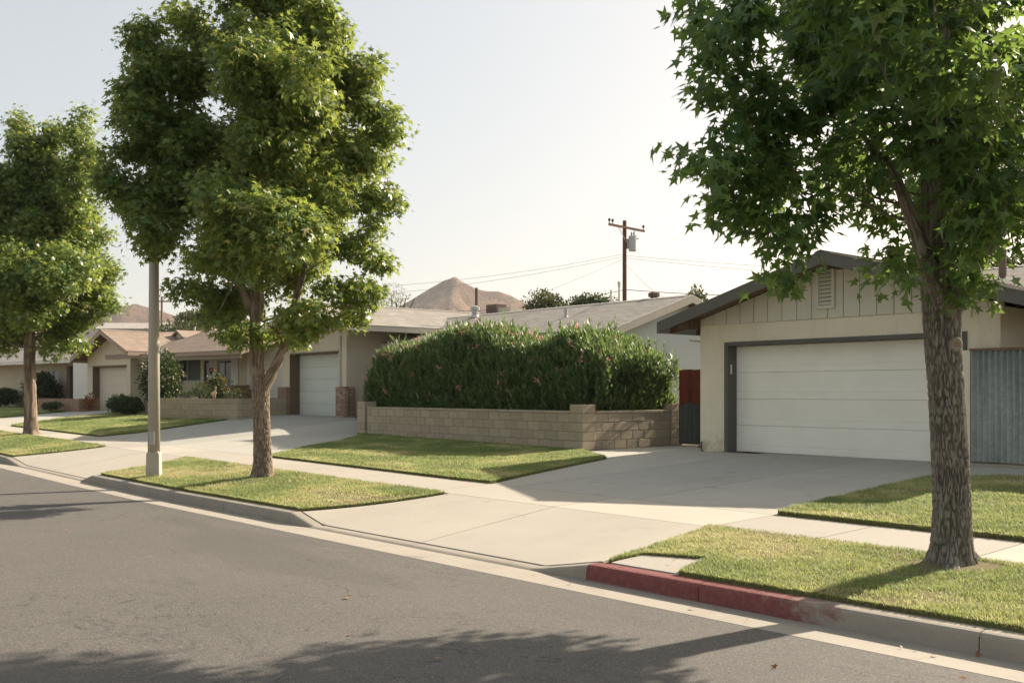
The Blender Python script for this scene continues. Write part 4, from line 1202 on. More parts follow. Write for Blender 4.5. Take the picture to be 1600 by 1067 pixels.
# ---------------------------------------------------------------- near house with the white double garage
A = root('house', 'cream stucco house with grey green gable boards and a white double garage door', 'house', (-9.6, 18, .5))
RX, RZ, SL = -9.62, 4.14, .28
und = lambda x: RZ - SL * abs(x - RX) - .10
m = MB()
wall_open(m, 'x', 16.05, .15, -12.78, -6.85, .42, 3.02, [(-12.15, -7.39, .3, 2.65)])
m.prism([(-12.78, 16.06, 3.02), (-6.85, 16.06, 3.02), (-6.85, 16.06, und(-6.85)), (RX, 16.06, und(RX)), (-12.78, 16.06, und(-12.78))], (0, .14, 0))
m.box(-12.78, -12.64, 16.201, 26, .42, 3.0)
m.box(-6.99, -6.85, 16.201, 17.7, .42, 3.05)
m.box(-6.849, 6, 17.7, 17.85, .42, 2.95)
m.build('wall', M['stucco_a'], A)
# gable boards
w_ = .318; x = -12.74
while x < -6.9:
    x1 = min(x + w_ - .014, -6.87)
    top = [(q, und(q) - .012) for q in ([x1, RX, x] if x < RX < x1 else [x1, x])]
    if min(t_[1] for t_ in top) > 3.06:
        b = MB(); b.prism([(x, 16.022, 3.03), (x1, 16.022, 3.03)] + [(q, 16.022, z) for q, z in top], (0, .036, 0))
        b.build('siding_board', M['siding'], A, bevel=.003)
    x += w_
# louvred vent
vb = MB().box(-10.03, -9.77, 16.004, 16.012, 3.26, 3.92).build('vent', M['dark'], A)
for z0 in [3.27 + k * .072 for k in range(9)]:
    b = MB(); b.prism([(-10.03, 15.965, z0), (-10.03, 15.975, z0 - .008), (-10.03, 16.003, z0 + .045), (-10.03, 15.993, z0 + .053)], (.26, 0, 0))
    b.build('slat', M['siding'], vb)
for q in ((-10.085, -10.032, 3.2, 3.98), (-9.768, -9.715, 3.2, 3.98), (-10.031, -9.769, 3.2, 3.255), (-10.031, -9.769, 3.925, 3.98)):
    MB().box(q[0], q[1], 15.96, 16.018, q[2], q[3]).build('vent_frame', M['siding'], vb)
# trim round the opening (reveal + face)
for nm, q in (('door_trim', (-12.17, -12.082, 16.02, 16.34, .47, 2.598)), ('door_trim', (-7.458, -7.37, 16.02, 16.34, .47, 2.598)), ('door_trim', (-12.17, -7.37, 16.02, 16.34, 2.601, 2.675))):
    MB().box(*q).build(nm, M['trim_dark'], A, bevel=.004)
garage_door(A, -12.08, -7.46, 16.31, .52, 2.598, 4, M['door_a'])
MB().box(-12.077, -12.07, 16.10, 16.15, 2.05, 2.24).build('jamb_plate', M['white'], A)
deck = gable_roof(A, 'y', RX, RZ, 15.42, 22.0, 3.74, 3.74, SL, M['sh_a'], M['trim_dark'], shing='R', fd=.215, seed=3, singles=170, near=(-6.5, 15.6, 3.2))
gable_roof(A, 'x', 22.0, 4.36, -12.5, 8, 4.85, 4.5, .27, M['sh_a'], M['trim_dark'], shing='L', fd=.2, seed=8, rake0=False)
# rafters and lookouts under the left eave and the front overhang
for y in (15.75, 16.6, 17.8, 19.0):
    b = MB(); b.prism([(-13.32, y, 3.09 - .20), (-12.79, y, und(-12.79) - .14), (-12.79, y, und(-12.79) - .005), (-13.32, y, 3.09 - .105)], (0, .09, 0))
    b.build('rafter_tail', M['soffit'], A)
for x in (-12.86, -6.95):
    MB().box(x - .05, x + .05, 15.47, 16.04, und(x) - .17, und(x) - .015).build('lookout_beam', M['soffit'], A)
MB().box(RX - .05, RX + .05, 15.47, 16.015, und(RX) - .16, und(RX) - .02).build('lookout_beam', M['soffit'], A)
pipe(A, (-8.75, 20.6, 3.95), .62, .075, M['pipe'])
pipe(A, (-7.2, 19.6, 3.7), .35, .10, M['pipe'], cap=True)
# hose bib low on the corner, thin conduit at the corner
m = MB(); m.tube([(-12.70, 16.04, .5), (-12.70, 15.99, .52), (-12.70, 15.98, .66), (-12.66, 15.95, .70)], .016, 8); m.tube([(-12.70, 15.98, .60), (-12.76, 15.95, .60)], [.03, .03], 8)
m.build('hose_bib', M['pipe'], A)
m = MB(); m.tube([(-12.80, 16.3, 2.70), (-13.25, 16.3, 2.76)], .022, 8)
m.build('downpipe', M['white'], A)

# corrugated steel fence
F_ = root('corrugated_fence', 'corrugated galvanised steel fence panel right of the white garage door', 'fence', (-5, 15.85, .55))
def corr(x0, x1, y, z0, z1, pitch=.092, amp=.019, per=8):
    xs = np.arange(x0, x1, pitch / per); v = []; f = []
    for x in xs:
        q = y + amp * math.sin(2 * math.pi * x / pitch)
        v += [(x, q, z0), (x, q, z1), (x, q + .003, z1), (x, q + .003, z0)]
    for i in range(len(xs) - 1):
        a = i * 4
        f += [(a, a + 4, a + 5, a + 1), (a + 3, a + 2, a + 6, a + 7), (a + 1, a + 5, a + 6, a + 2)]
    return MB().add(v, f)
for k, (a, b) in enumerate(((-7.21, -6.36), (-6.40, -5.55), (-5.59, -4.74), (-4.78, -3.93), (-3.97, -3.0))):
    corr(a, b, 15.84 + (.006 if k % 2 else 0), .60, 2.345).build('steel_sheet', M['steel'], F_, smooth=True)
MB().box(-7.24, -2.9, 15.815, 15.90, 2.35, 2.385).build('top_rail', M['rail'], F_)
MB().box(-7.24, -2.9, 15.865, 15.93, .9, .98).build('rail', M['rail'], F_)
MB().box(-7.24, -2.9, 15.865, 15.93, 1.95, 2.03).build('rail', M['rail'], F_)
MB().box(-7.35, -7.225, 15.82, 15.95, .45, 2.36).build('post', M['stucco_a'], F_)
MB().box(-7.25, -2.9, 15.83, 15.97, .40, .575).build('footing', M['gutter'], F_)

# wooden gate between block wall and garage
G = root('wooden_gate', 'narrow gate of red boards above and weathered grey boards below, beside the garage corner', 'gate', (-14, 18.3, .5))
x = -15.2; k = 0
while x < -12.86:
    w = random.uniform(.125, .15)
    MB().box(x, min(x + w, -12.84) - .008, 18.30, 18.32, 1.2, 2.2 + random.uniform(-.03, .04)).build('plank', M['gate_red'], G)
    MB().box(x + .02, min(x + w + .02, -12.83) - .007, 18.26, 18.28, .48, 1.38 + random.uniform(-.02, .09)).build('plank', M['gate_grey'], G)
    x += w
MB().box(-15.2, -12.85, 18.285, 18.299, .8, .9).build('rail', M['gate_grey'], G)
MB().box(-15.2, -12.85, 18.322, 18.36, 1.85, 1.94).build('rail', M['gate_red'], G)

# ---------------------------------------------------------------- middle house
B = root('house', 'pale house with brick pier, grey single garage door and long grey roof behind the hedge', 'house', (-29, 18, .9))
RXb, RZb, SLb = -29.0, 4.62, .29
ub = lambda x: RZb - SLb * abs(x - RXb) - .10
m = MB()
wall_open(m, 'x', 16.7, .16, -31.7, -27.45, .6, 3.3, [(-31.105, -27.94, .5, 3.0)])
m.prism([(-31.7, 16.71, 3.3), (-27.45, 16.71, 3.3), (-27.45, 16.71, ub(-27.45)), (RXb, 16.71, ub(RXb)), (-31.7, 16.71, ub(-31.7))], (0, .15, 0))
m.box(-27.6, -27.45, 16.861, 24, .5, 3.9)
m.box(-31.7, -31.55, 16.861, 24, .6, 3.6)
m.box(-27.449, -17.55, 18.7, 18.85, .4, 3.3)
m.build('wall', M['stucco_b'], B)
m = MB()
m.prism([(-17.4, 18.7, .4), (-17.4, 24.0, .4), (-17.4, 24.0, 3.2), (-17.4, 21.0, 4.14), (-17.4, 18.7, 3.38)], (-.15, 0, 0))
m.build('gable_wall', M['stucco_b2'], B)
garage_door(B, -31.06, -27.97, 17.02, .89, 2.95, 5, M['door_b'])
MB().box(-31.12, -31.082, 16.66, 17.02, .85, 2.97).build('door_trim', M['trim_brown'], B)
MB().box(-31.12, -27.9, 16.66, 17.02, 2.971, 3.02).build('door_trim', M['trim_brown'], B)
for x0, x1 in ((-27.9, -27.3), (-31.82, -31.2)):
    masonry(B, (x0, 16.56), (x1, 16.56), .86, 13, .225, .078, .14, M['brick' if x0 > -30 else 'brick_tan'], 'brick', .012, .03)
masonry(B, (-27.31, 16.72), (-27.31, 16.95), .86, 13, .225, .078, .12, M['brick'], 'brick', .012, .03)
m = MB().box(-27.85, -27.75, 16.66, 16.698, 1.9, 3.5); m.build('conduit', M['fascia_b'], B)
gable_roof(B, 'y', RXb, RZb, 15.85, 30, 3.3, 3.0, SLb, M['sh_b'], M['fascia_b'], shing='R', fd=.2, seed=13)
gable_roof(B, 'x', 21.0, 4.27, -28.5, -17.0, 3.0, 3.4, .33, M['sh_b'], M['fascia_b'], shing='L', fd=.2, seed=17, rake0=False, rake1=True)
# roof furniture
pipe(B, (-26.2, 21.0, 4.25), .95, .05, M['pipe'])
pipe(B, (-25.9, 20.7, 4.2), .22, .10, M['galv'], cap=True)
pipe(B, (-20.4, 19.6, 3.8), .26, .05, M['galv'])
pipe(B, (-20.35, 21.4, 4.15), .55, .035, M['white'])
pipe(B, (-20.12, 21.5, 4.1), .72, .035, M['white'], cap=True)
pipe(B, (-18.6, 21.3, 4.15), .22, .11, M['pipe'], 'roof_vent', cap=True)
MB().box(-29.35, -28.75, 24.0, 24.5, 4.3, 5.0).build('roof_cooler', M['pipe'], B)
MB().box(-28.74, -28.0, 24.05, 24.45, 4.2, 4.85).build('roof_cooler', M['fascia_b'], B)

# ---------------------------------------------------------------- brown roofed house (turned a little with the bend)
CX, CY, CR = -50.12, 16.44, R(10)
Ch = root('house', 'tan house with brown shingle roof, porch windows and single tan garage door', 'house', (CX, CY, 0), CR)
def cw(lx, ly): return (CX + lx * math.cos(CR) - ly * math.sin(CR), CY + lx * math.sin(CR) + ly * math.cos(CR))
uc = lambda x: 4.64 - .45 * abs(x - 1.6) - .10
m = MB()
wall_open(m, 'x', 0, .15, -1.0, 3.0, .5, 3.2, [(-.42, 2.66, .4, 2.94)])
m.prism([(-1.0, .01, 3.2), (3.0, .01, 3.2), (3.0, .01, uc(3.0)), (1.6, .01, uc(1.6)), (-1.0, .01, uc(-1.0))], (0, .14, 0))
m.box(2.85, 3.0, .151, 2.0, .5, 3.9); m.box(-1.0, -.85, .151, 8, .5, 3.3)
wall_open(m, 'x', 2.0, .15, 2.85, 9.4, .5, 3.55, [(3.35, 5.7, 2.2, 3.25), (5.95, 6.38, 1.7, 3.15), (7.02, 8.08, .85, 3.14)])
m.build('wall', M['stucco_c'], Ch, True)
m = MB().box(9.401, 14, 1.9, 2.05, .5, 3.6); m.build('side_wall', M['white'], Ch, True)
garage_door(Ch, -.36, 2.62, .3, .78, 2.88, 5, M['door_c'], True)
MB().box(-.44, -.382, -.03, .3, .75, 2.9).build('door_trim', M['trim_brown'], Ch, True)
MB().box(-.44, 2.7, -.03, .3, 2.903, 2.97).build('door_trim', M['trim_brown'], Ch, True)
def window(parent, x0, x1, z0, z1, y, n, glass=M['glass'], fm=M['galv'], cover=0):
    wf = MB()
    t_ = .05
    wf.box(x0, x1, y, y + .07, z0, z0 + t_); wf.box(x0, x1, y, y + .07, z1 - t_, z1)
    for k in range(n + 1):
        q = x0 + (x1 - x0 - t_) * k / n
        wf.box(q, q + t_, y + .003, y + .067, z0 + t_, z1 - t_)
    fo = wf.build('window', fm, parent, True)
    for k in range(n):
        a = x0 + (x1 - x0 - t_) * k / n + t_; b = x0 + (x1 - x0 - t_) * (k + 1) / n
        MB().box(a, b, y + .03, y + .04, z0 + t_, z1 - t_).build('pane', M['glass_t'] if k in (cover if hasattr(cover, '__len__') else ()) else glass, fo, True)
    return fo
window(Ch, 3.36, 5.69, 2.2, 3.25, 2.03, 2, cover=(1,))
window(Ch, 5.96, 6.37, 1.7, 3.15, 2.03, 1, fm=M['trim_brown'])
window(Ch, 7.03, 8.07, .85, 3.14, 2.03, 2, cover=(0,))
MB().box(8.15, 8.68, 1.95, 1.998, 1.2, 3.2).build('shutter', M['white'], Ch, True)
MB().box(6.55, 6.72, 1.9, 1.998, 2.5, 2.8).build('wall_lamp', M['dark'], Ch, True)
gable_roof(Ch, 'y', 1.6, 4.64, -.7, 9, 2.9, 2.35, .45, M['sh_c'], M['fascia_c'], True, shing='R', fd=.22, seed=21)
gable_roof(Ch, 'x', 4.3, 4.74, .8, 11.6, 4.3, 4.0, .30, M['sh_c'], M['fascia_c'], True, shing='L', fd=.2, seed=23, rake0=False, rake1=True)
MB().box(3.2, 11.2, .25, .37, 3.12, 3.34).build('porch_beam', M['fascia_b'], Ch, True)
# small gablet near the ridge
m = MB(); m.prism([(1.4, 3.0, 4.05), (3.2, 3.0, 4.05), (2.3, 3.0, 4.68)], (0, 2.0, 0)); m.build('gablet', M['stucco_c'], Ch, True)
for sg in (-1, 1):
    m = MB(); m.prism([(2.3, 2.85, 4.77), (2.3 + sg * 1.15, 2.85, 4.05), (2.3 + sg * 1.15, 2.85, 3.97), (2.3, 2.85, 4.68)], (0, 2.3, 0))
    m.build('gablet_roof', M['sh_c'], Ch, True)
pipe(Ch, (3.2, 4.1, 4.68), .75, .05, M['pipe'], local=True)
pipe(Ch, (.6, 5.0, 4.2), .9, .05, M['fascia_b'], local=True)
pipe(Ch, (8.4, 3.6, 4.5), 1.0, .06, M['dark'], local=True)

# low dark brick wall and brown board fence right of its porch
w = root('brick_wall', 'low dark red brick wall behind the middle tree trunk', 'wall', (-33, 17.3, .9))
masonry(w, (-34.6, 17.0), (-31.9, 17.2), .84, 8, .225, .08, .2, M['brick_dark'], 'brick', .01, .03)
fb = root('board_fence', 'short brown board fence at the end of the porch left of the middle trunk', 'fence', (*cw(9.4, 1.5), .9))
for k in range(8):
    p = cw(8.95 + k * .17, 1.45)
    put('board', unit_block(M['fence_brown'], .02), fb, (p[0], p[1], 1.42), CR, .16, .025, 1.15 + random.uniform(-.02, .02))
for zz in (1.1, 1.75):
    p = cw(9.55, 1.49); put('rail', unit_block(M['fence_brown'], .02), fb, (p[0], p[1], zz), CR, 1.4, .04, .09)

# its block planter
pl = root('planter_wall', 'long grey tan block planter wall right of the lamp post', 'wall', (-33, 14.2, .7))
masonry(pl, (-35.6, 13.72), (-30.87, 14.59), .68, 4, .40, .2, .2, M['block'])
masonry(pl, (-30.85, 14.6), (-31.2, 16.6), .68, 4, .40, .2, .2, M['block'])
m = MB(); m.prism([(-35.5, 14.0, .6), (-31.2, 14.8, .6), (-31.5, 16.4, .6), (-35.9, 15.8, .6)], (0, 0, .78)); m.build('planter_earth', M['soil'], pl)
# brick planter of the far house
bp = root('brick_planter', 'low sunlit brick planter left of the tan garage door', 'planter', (-50.5, 14.9, .8))
masonry(bp, (-52.9, 14.45), (-48.9, 15.15), .78, 6, .30, .10, .2, M['brick_tan'], 'brick', .012, .03)
masonry(bp, (-48.88, 15.16), (-49.1, 16.2), .78, 6, .30, .10, .2, M['brick_tan'], 'brick', .012, .03)

# ---------------------------------------------------------------- far left house
D_ = root('house', 'far left beige house with grey roof, brown door and white end wall', 'house', (CX, CY, 0), CR)
m = MB(); wall_open(m, 'x', 2.2, .15, -20, -3.7, .5, 3.4, [(-12.6, -11.6, .5, 2.9), (-6.6, -5.3, 1.0, 3.1), (-9.8, -8.4, 1.6, 2.9)]); m.build('wall', M['stucco_d'], D_, True)
m = MB().box(-3.6, -1.7, .6, 4, .5, 3.3); m.build('end_wall', M['white'], D_, True)
MB().box(-12.6, -11.6, 2.25, 2.3, .5, 2.9).build('door', M['trim_brown'], D_, True)
MB().box(-11.4, -10.3, 2.12, 2.199, .8, 2.9).build('shutter', M['white'], D_, True)
MB().box(-6.9, -6.55, 1.9, 2.199, .8, 3.1).build('door_post', M['trim_brown'], D_, True)
window(D_, -6.6, -5.3, 1.0, 3.1, 2.23, 1, fm=M['trim_brown'])
window(D_, -9.8, -8.4, 1.6, 2.9, 2.23, 2)
gable_roof(D_, 'x', 6.0, 5.0, -21, -1.5, 5.0, 4.5, .32, M['sh_d'], M['white'], True, shing='L', fd=.18, seed=31, rake0=False)

# ---------------------------------------------------------------- garden plants
bush('flowering_shrub', 'tall shrub with pale blossom standing behind the concrete lamp post', 'shrub', (-39.6, 15.4, .7), (1.35, 1.0, 1.5), 7500, M['shrub'], .10, 'quad', 41, flowers=(M['petal_w'], 150, .06))
bush('flowering_shrub', 'small shrub with orange flowers under the porch window', 'shrub', (-38.2, 17.2, .8), (.6, .5, .95), 1500, M['shrub'], .09, 'quad', 42, flowers=(M['petal_o'], 60, .055))
bush('low_shrub', 'low dark spreading shrub at the foot of the tan garage door', 'shrub', (-42.6, 15.0, .75), (1.3, .7, .42), 3200, M['shrub'], .09, 'quad', 43)
bush('low_shrub', 'dark low shrub on the lawn beside the block planter', 'shrub', (-40.3, 14.3, .72), (1.2, .65, .45), 3200, M['shrub'], .09, 'quad', 44)
bush('planter_shrub', 'leafy dark plant in the block planter under the sliding door', 'shrub', (-34.6, 15.1, 1.38), (.75, .45, .34), 1800, M['shrub'], .08, 'lance', 45, up=.6)
bush('planter_shrub', 'sparse low plants at the left end of the block planter', 'shrub', (-35.6, 14.9, 1.38), (.5, .45, .20), 900, M['shrub'], .08, 'lance', 46, up=.6)
bush('planter_shrub', 'green plant near the right end of the block planter', 'shrub', (-32.6, 15.4, 1.38), (.8, .4, .22), 1400, M['bgleaf'], .08, 'lance', 47, up=.6)
bush('porch_shrub', 'dark rounded shrub against the porch wall below the window', 'shrub', (-40.3, 18.0, .8), (1.1, .6, .75), 2600, M['shrub'], .09, 'quad', 48)
bush('wall_shrub', 'grey green shrub by the white wall just left of the brick pier', 'shrub', (-33.0, 17.9, .9), (.7, .5, .55), 1500, M['bgleaf'], .09, 'quad', 49)
bush('hedge_shrub', 'tall dark hedge in front of the far left house', 'hedge', (-58.3, 16.2, .85), (1.7, .9, 1.05), 6000, M['shrub'], .13, 'quad', 50)
bush('hedge_shrub', 'low dark hedge at the left edge of the picture', 'hedge', (-63.0, 15.2, .85), (2.2, .9, .55), 5000, M['shrub'], .13, 'quad', 51)
bush('low_shrub', 'flat dark bush in front of the brick planter', 'shrub', (-49.9, 14.25, .8), (.85, .45, .22), 1600, M['shrub'], .08, 'quad', 52)
bush('dry_shrub', 'brown dried shrub between brick planter and tan garage', 'shrub', (-48.7, 15.6, .85), (.3, .3, .45), 500, M['fallen'], .08, 'quad', 53)
bush('green_shrub', 'bright green bush between oleander hedge and red gate', 'shrub', (-14.9, 20.3, .5), (1.0, .7, 1.1), 3800, M['bgleaf'], .09, 'quad', 54)
bd = root('garden_bird', 'small pale pink bird ornament on the block planter', 'ornament', (-33.6, 15.0, 1.38))
m = MB(); m.tube([(-33.72, 15.0, 1.60), (-33.62, 15.0, 1.62), (-33.5, 15.0, 1.66), (-33.42, 15.0, 1.74)], [.02, .07, .075, .02], 10); m.tube([(-33.46, 15, 1.68), (-33.40, 15, 1.80), (-33.43, 15, 1.86), (-33.38, 15, 1.88)], [.03, .02, .032, .01], 8)
m.tube([(-33.56, 14.97, 1.38), (-33.56, 14.97, 1.6)], .012, 6); m.tube([(-33.52, 15.03, 1.38), (-33.52, 15.03, 1.6)], .012, 6)
m.build('body', M['petal_w'], bd, smooth=True)

# ---------------------------------------------------------------- lamp post, utility poles, wires
lp = root('lamp_post', 'tapered octagonal concrete lamp post on a square base in the grass', 'lamp post', (-18.39, 7.05, .1))
zb = hgt(-18.39, 7.05)
m = MB(); m.tube([(-18.39, 7.05, zb + .3), (-18.39, 7.05, 5.6)], [.112, .078], 20); m.build('pole', M['pole_conc'], lp, smooth=True)
m = MB(); c45 = R(YAW + 8)
sq = lambda h: [(-18.39 + math.cos(c45 + R(90 * k + 45)) * h, 7.05 + math.sin(c45 + R(90 * k + 45)) * h) for k in range(4)]
v = [(*p, z) for z, h in ((zb - .1, .178), (zb + .46, .164), (zb + .50, .125)) for p in sq(h)]
m.add(v, [(0, 1, 5, 4), (1, 2, 6, 5), (2, 3, 7, 6), (3, 0, 4, 7), (4, 5, 9, 8), (5, 6, 10, 9), (6, 7, 11, 10), (7, 4, 8, 11), (8, 9, 10, 11)])
m.build('base', M['pole_conc'], lp, bevel=.01)
q = Vector((-18.39, 7.05, 0)) - Vector(DV) * .104
m = MB(); m.prism([q - Vector(RV) * .045 + Vector((0, 0, zb + .62)), q + Vector(RV) * .045 + Vector((0, 0, zb + .62)), q + Vector(RV) * .045 + Vector((0, 0, zb + .86)), q - Vector(RV) * .045 + Vector((0, 0, zb + .86))], -Vector(DV) * .012)
m.build('hand_hole_cover', M['galv'], lp, bevel=.003)
m = MB(); m.tube([(-18.39, 7.05, 5.6), (-18.39, 7.05, 5.7), (-18.39, 7.05, 5.82), (-18.39, 7.05, 5.9)], [.10, .16, .15, .04], 10); m.build('lantern', M['galv'], lp)

def upole(loc, top, label, arm_dir, arm, r=.13, full=True):
    t = root('utility_pole', label, 'pole', loc)
    x, y, z = loc
    m = MB(); m.tube([(x, y, z - .3), (x, y, top)], [r * 1.15, r * .92], 12); m.build('pole', M['pole_wood' if full else 'pole_hazed'], t)
    d = Vector((*arm_dir, 0)).normalized(); n_ = Vector((-d.y, d.x, 0)); za = top - .45
    f = -n_ * (r + .05)
    c = Vector((x, y, za)) + f
    m = MB(); m.prism([c - d * arm - n_ * .05 - Vector((0, 0, .06)), c + d * arm - n_ * .05 - Vector((0, 0, .06)), c + d * arm + n_ * .05 - Vector((0, 0, .06)), c - d * arm + n_ * .05 - Vector((0, 0, .06))], (0, 0, .13)); m.build('crossarm', M['pole_wood' if full else 'pole_hazed'], t)
    for s in ((-.98, -.8, .95) if full else (-.9, .9)):
        p = c + d * arm * s + Vector((0, 0, .07))
        m = MB(); m.tube([p, p + Vector((0, 0, .12)), p + Vector((0, 0, .13)), p + Vector((0, 0, .25)), p + Vector((0, 0, .3))], [.025, .025, .07, .075, .03], 8); m.build('insulator', M['dark'], t)
    if full:
        for s in (-.5, .5):
            m = MB(); m.tube([c + d * arm * s, Vector((x, y, za - .85)) + f * .7], .02, 6); m.build('brace', M['galv'], t)
        q = Vector((x, y, 0)) + Vector((RV[0], RV[1], 0)) * .47 - Vector((DV[0], DV[1], 0)) * .1
        m = MB(); m.tube([q + Vector((0, 0, 10.15)), q + Vector((0, 0, 10.2)), q + Vector((0, 0, 11.0)), q + Vector((0, 0, 11.05)), q + Vector((0, 0, 11.09))], [.22, .235, .235, .26, .12], 16)
        tr = m.build('transformer', M['trans'], t)
        m = MB()
        m.tube([q + Vector((RV[0] * .22, RV[1] * .22, 10.9)), q + Vector((RV[0] * .36, RV[1] * .36, 10.9))], .035, 6)
        m.build('bushing', M['pipe'], tr)
        for a in (-.1, .12):
            MB().tube([q + Vector((a, 0, 11.05)), q + Vector((a, 0, 11.32))], [.05, .03], 8).build('bushing', M['pipe'], tr)
        MB().box(x - .02 + RV[0] * .15, x + .02 + RV[0] * .32, y - .04 + RV[1] * .15, y + .04 + RV[1] * .15, 10.3, 10.9).build('bracket', M['galv'], t)
    return t
upole((-41.02, 44.31, .8), 12.0, 'dark wooden utility pole with crossarm and grey transformer behind the roofs', (-.02 * 1 - .08, 1), 1.75)
upole((-88.9, 34.8, 2.0), 10.3, 'distant utility pole with short crossarm beside the concrete lamp post', (RV[0], RV[1]), 1.0, .11, False)
def wire(label, p, q, sag, r=.009):
    p, q = Vector(p), Vector(q)
    pts = [p.lerp(q, k / 14) - Vector((0, 0, sag * 4 * (k / 14) * (1 - k / 14))) for k in range(15)]
    tag(MB().tube(pts, r, 5, False).build('power_line', M['wire']), label, 'wire', 'wires from the utility pole')
ax = (-41.0, 44.3)
wire('upper sagging wire running right from the utility pole', (*ax, 9.9), (-8, 66, 8.3), .9)
wire('second sagging wire running right below the upper one', (*ax, 9.75), (-6, 58, 6.6), .8)
wire('upper wire running left from the pole over the trees', (*ax, 10.0), (-62, 30, 8.6), .7)
wire('lower wire running left from the pole over the trees', (*ax, 9.85), (-58, 27, 7.2), .6)
wire('steep drop wire from the pole down to the grey roof left of it', (*ax, 9.75), (-36, 26.5, 4.6), .25)
wire('drop wire from the pole down to the roof right of it', (*ax, 9.5), (-24, 29.0, 4.9), .3)
wire('thick low cable crossing the pole just above the roof', (*ax, 7.85), (-30, 52, 7.2), .2, .022)
wire('thick low cable from the pole to the left over the round tree', (*ax, 7.85), (-52, 40, 7.0), .3, .02)

# ---------------------------------------------------------------- trees and houses beyond
def bg_tree(label, c, zc, r, n, mat, size, seed, tz=None, trunk_r=.14, tmpl='quad', name='tree', group='trees behind the roofs'):
    t = bush(name, label, 'tree', (c[0], c[1], zc - r[2]), r, n, mat, size, tmpl, seed, group, False, .3, None, 8)
    t.location = (c[0], c[1], .6)
    for ch in list(bpy.data.objects):
        if ch.parent == t:
            ch.matrix_parent_inverse = Matrix.Translation(t.location).inverted()
            ch.name = 'crown'
    m = MB(); m.tube([(c[0], c[1], .3), (c[0] + .1, c[1], zc - r[2]), (c[0], c[1] + .1, zc + r[2] * .3)], [trunk_r, trunk_r * .8, .03], 8)
    for k in range(6):
        a = k * 1.1; m.tube([(c[0], c[1], zc - r[2] * .8), (c[0] + math.cos(a) * r[0] * .4, c[1] + math.sin(a) * r[1] * .4, zc - r[2] * .1), (c[0] + math.cos(a) * r[0] * .75, c[1] + math.sin(a) * r[1] * .75, zc + r[2] * .45)], [trunk_r * .5, trunk_r * .3, .015], 6)
    m.build('trunk', M['bark_bg'], t)
    return t
bg_tree('round green tree left of the utility pole, nearest the hill', (-44.2, 40.6), 6.5, (1.55, 1.4, 1.55), 5000, M['bgleaf'], .16, 61)
bg_tree('broad dark green tree just left of the utility pole', (-49.3, 50.0), 7.4, (2.0, 1.6, 1.5), 6000, M['shrub'], .18, 62)
bg_tree('wispy pale yellow green tree right of the tallest street tree', (-37.6, 25.4), 5.2, (1.25, 1.2, 1.7), 2600, M['bgleaf_pale'], .13, 63, tmpl='lance')
bg_tree('sparse small tree just above the end of the long grey roof', (-31.8, 39.7), 6.2, (.75, .7, .95), 700, M['bgleaf'], .15, 64)
bg_tree('dark tree behind the roof at the right edge', (-12.2, 31.8), 5.2, (2.4, 1.5, 1.25), 5000, M['shrub'], .15, 65)
bg_tree('leafy green tree beside the lamp post above the brown roof', (-73.4, 29.8), 5.4, (2.2, 2.0, 2.2), 6000, M['bgleaf'], .2, 66)
bg_tree('pale bushy tree left of the lamp post above the brown roof', (-76.5, 27.0), 4.6, (1.8, 1.6, 1.6), 3500, M['bgleaf_pale'], .2, 67)
bg_tree('low spreading green tree on the skyline above the brown roof', (-112, 47.5), 10.0, (3.2, 2.4, 1.5), 3500, M['bgleaf'], .3, 68)
bg_tree('small pale tree just left of the hill on the skyline', (-62, 44), 6.4, (1.6, 1.4, 1.2), 2000, M['bgleaf_pale'], .2, 69)
pt = root('palm_tree', 'small palm on the skyline above the brown roof', 'palm', (-84, 37, 1.0))
m = MB(); m.tube([(-84, 37, .5), (-84, 37.1, 8.2)], [.22, .16], 8); m.build('trunk', M['bark_bg'], pt)
rgp = np.random.default_rng(5); n_ = 420
d_ = rgp.normal(size=(n_, 3)); d_ /= np.linalg.norm(d_, axis=1, keepdims=True)
V, F = leaf_arrays(leaf_template('lance'), np.array([-84, 37.1, 8.2]) + d_ * .15, d_ * [1, 1, .7] + [0, 0, .15], d_ * .2 + [0, 0, 1], rgp.uniform(.8, 1.5, n_))
o = link_mesh('crown', np_mesh('crown', V, F, M['bgleaf'], np.repeat(rgp.random(n_), 4)), pt); o['kind'] = 'stuff'

def far_house(label, c, w, dp, zb, h, rise, wallm, roofm, rz, wins=2):
    t = root('house', label, 'house', (c[0], c[1], zb), rz, group='houses on the slope beyond')
    m = MB(); m.box(-w / 2, w / 2, -dp / 2, dp / 2, -4, h)
    m.prism([(-w / 2, -dp / 2, h), (-w / 2, dp / 2, h), (-w / 2, 0, h + rise)], (w, 0, 0)); m.build('wall', wallm, t, True)
    for sg in (-1, 1):
        m = MB(); m.prism([(-w / 2 - .4, 0, h + rise + .12), (w / 2 + .4, 0, h + rise + .12), (w / 2 + .4, sg * (dp / 2 + .5), h - .08), (-w / 2 - .4, sg * (dp / 2 + .5), h - .08)], (0, 0, -.15)); m.build('roof', roofm, t, True)
    for k in range(wins):
        x0 = -w / 2 + w * (k + .6) / (wins + .4)
        MB().box(x0 - .6, x0 + .6, -dp / 2 - .05, -dp / 2 + .02, h - 1.7, h - .6).build('window', M['glass'], t, True)
far_house('distant grey white house left of the lamp post above the brown roof', (-120, 45), 9, 6, 6.0, 3.2, .7, M['stucco_b2'], M['sh_d'], R(YAW - 90 + 90), 3)
far_house('distant tan roofed house right of the lamp post above the brown roof', (-113, 51), 9, 8, 5.8, 2.9, 1.6, M['stucco_d'], M['sh_c'], R(YAW), 2)
far_house('distant small gabled house peeping above the brown roof ridge', (-92, 41), 4, 5, 4.2, 2.6, 1.0, M['white'], M['sh_c'], R(YAW - 90), 1)

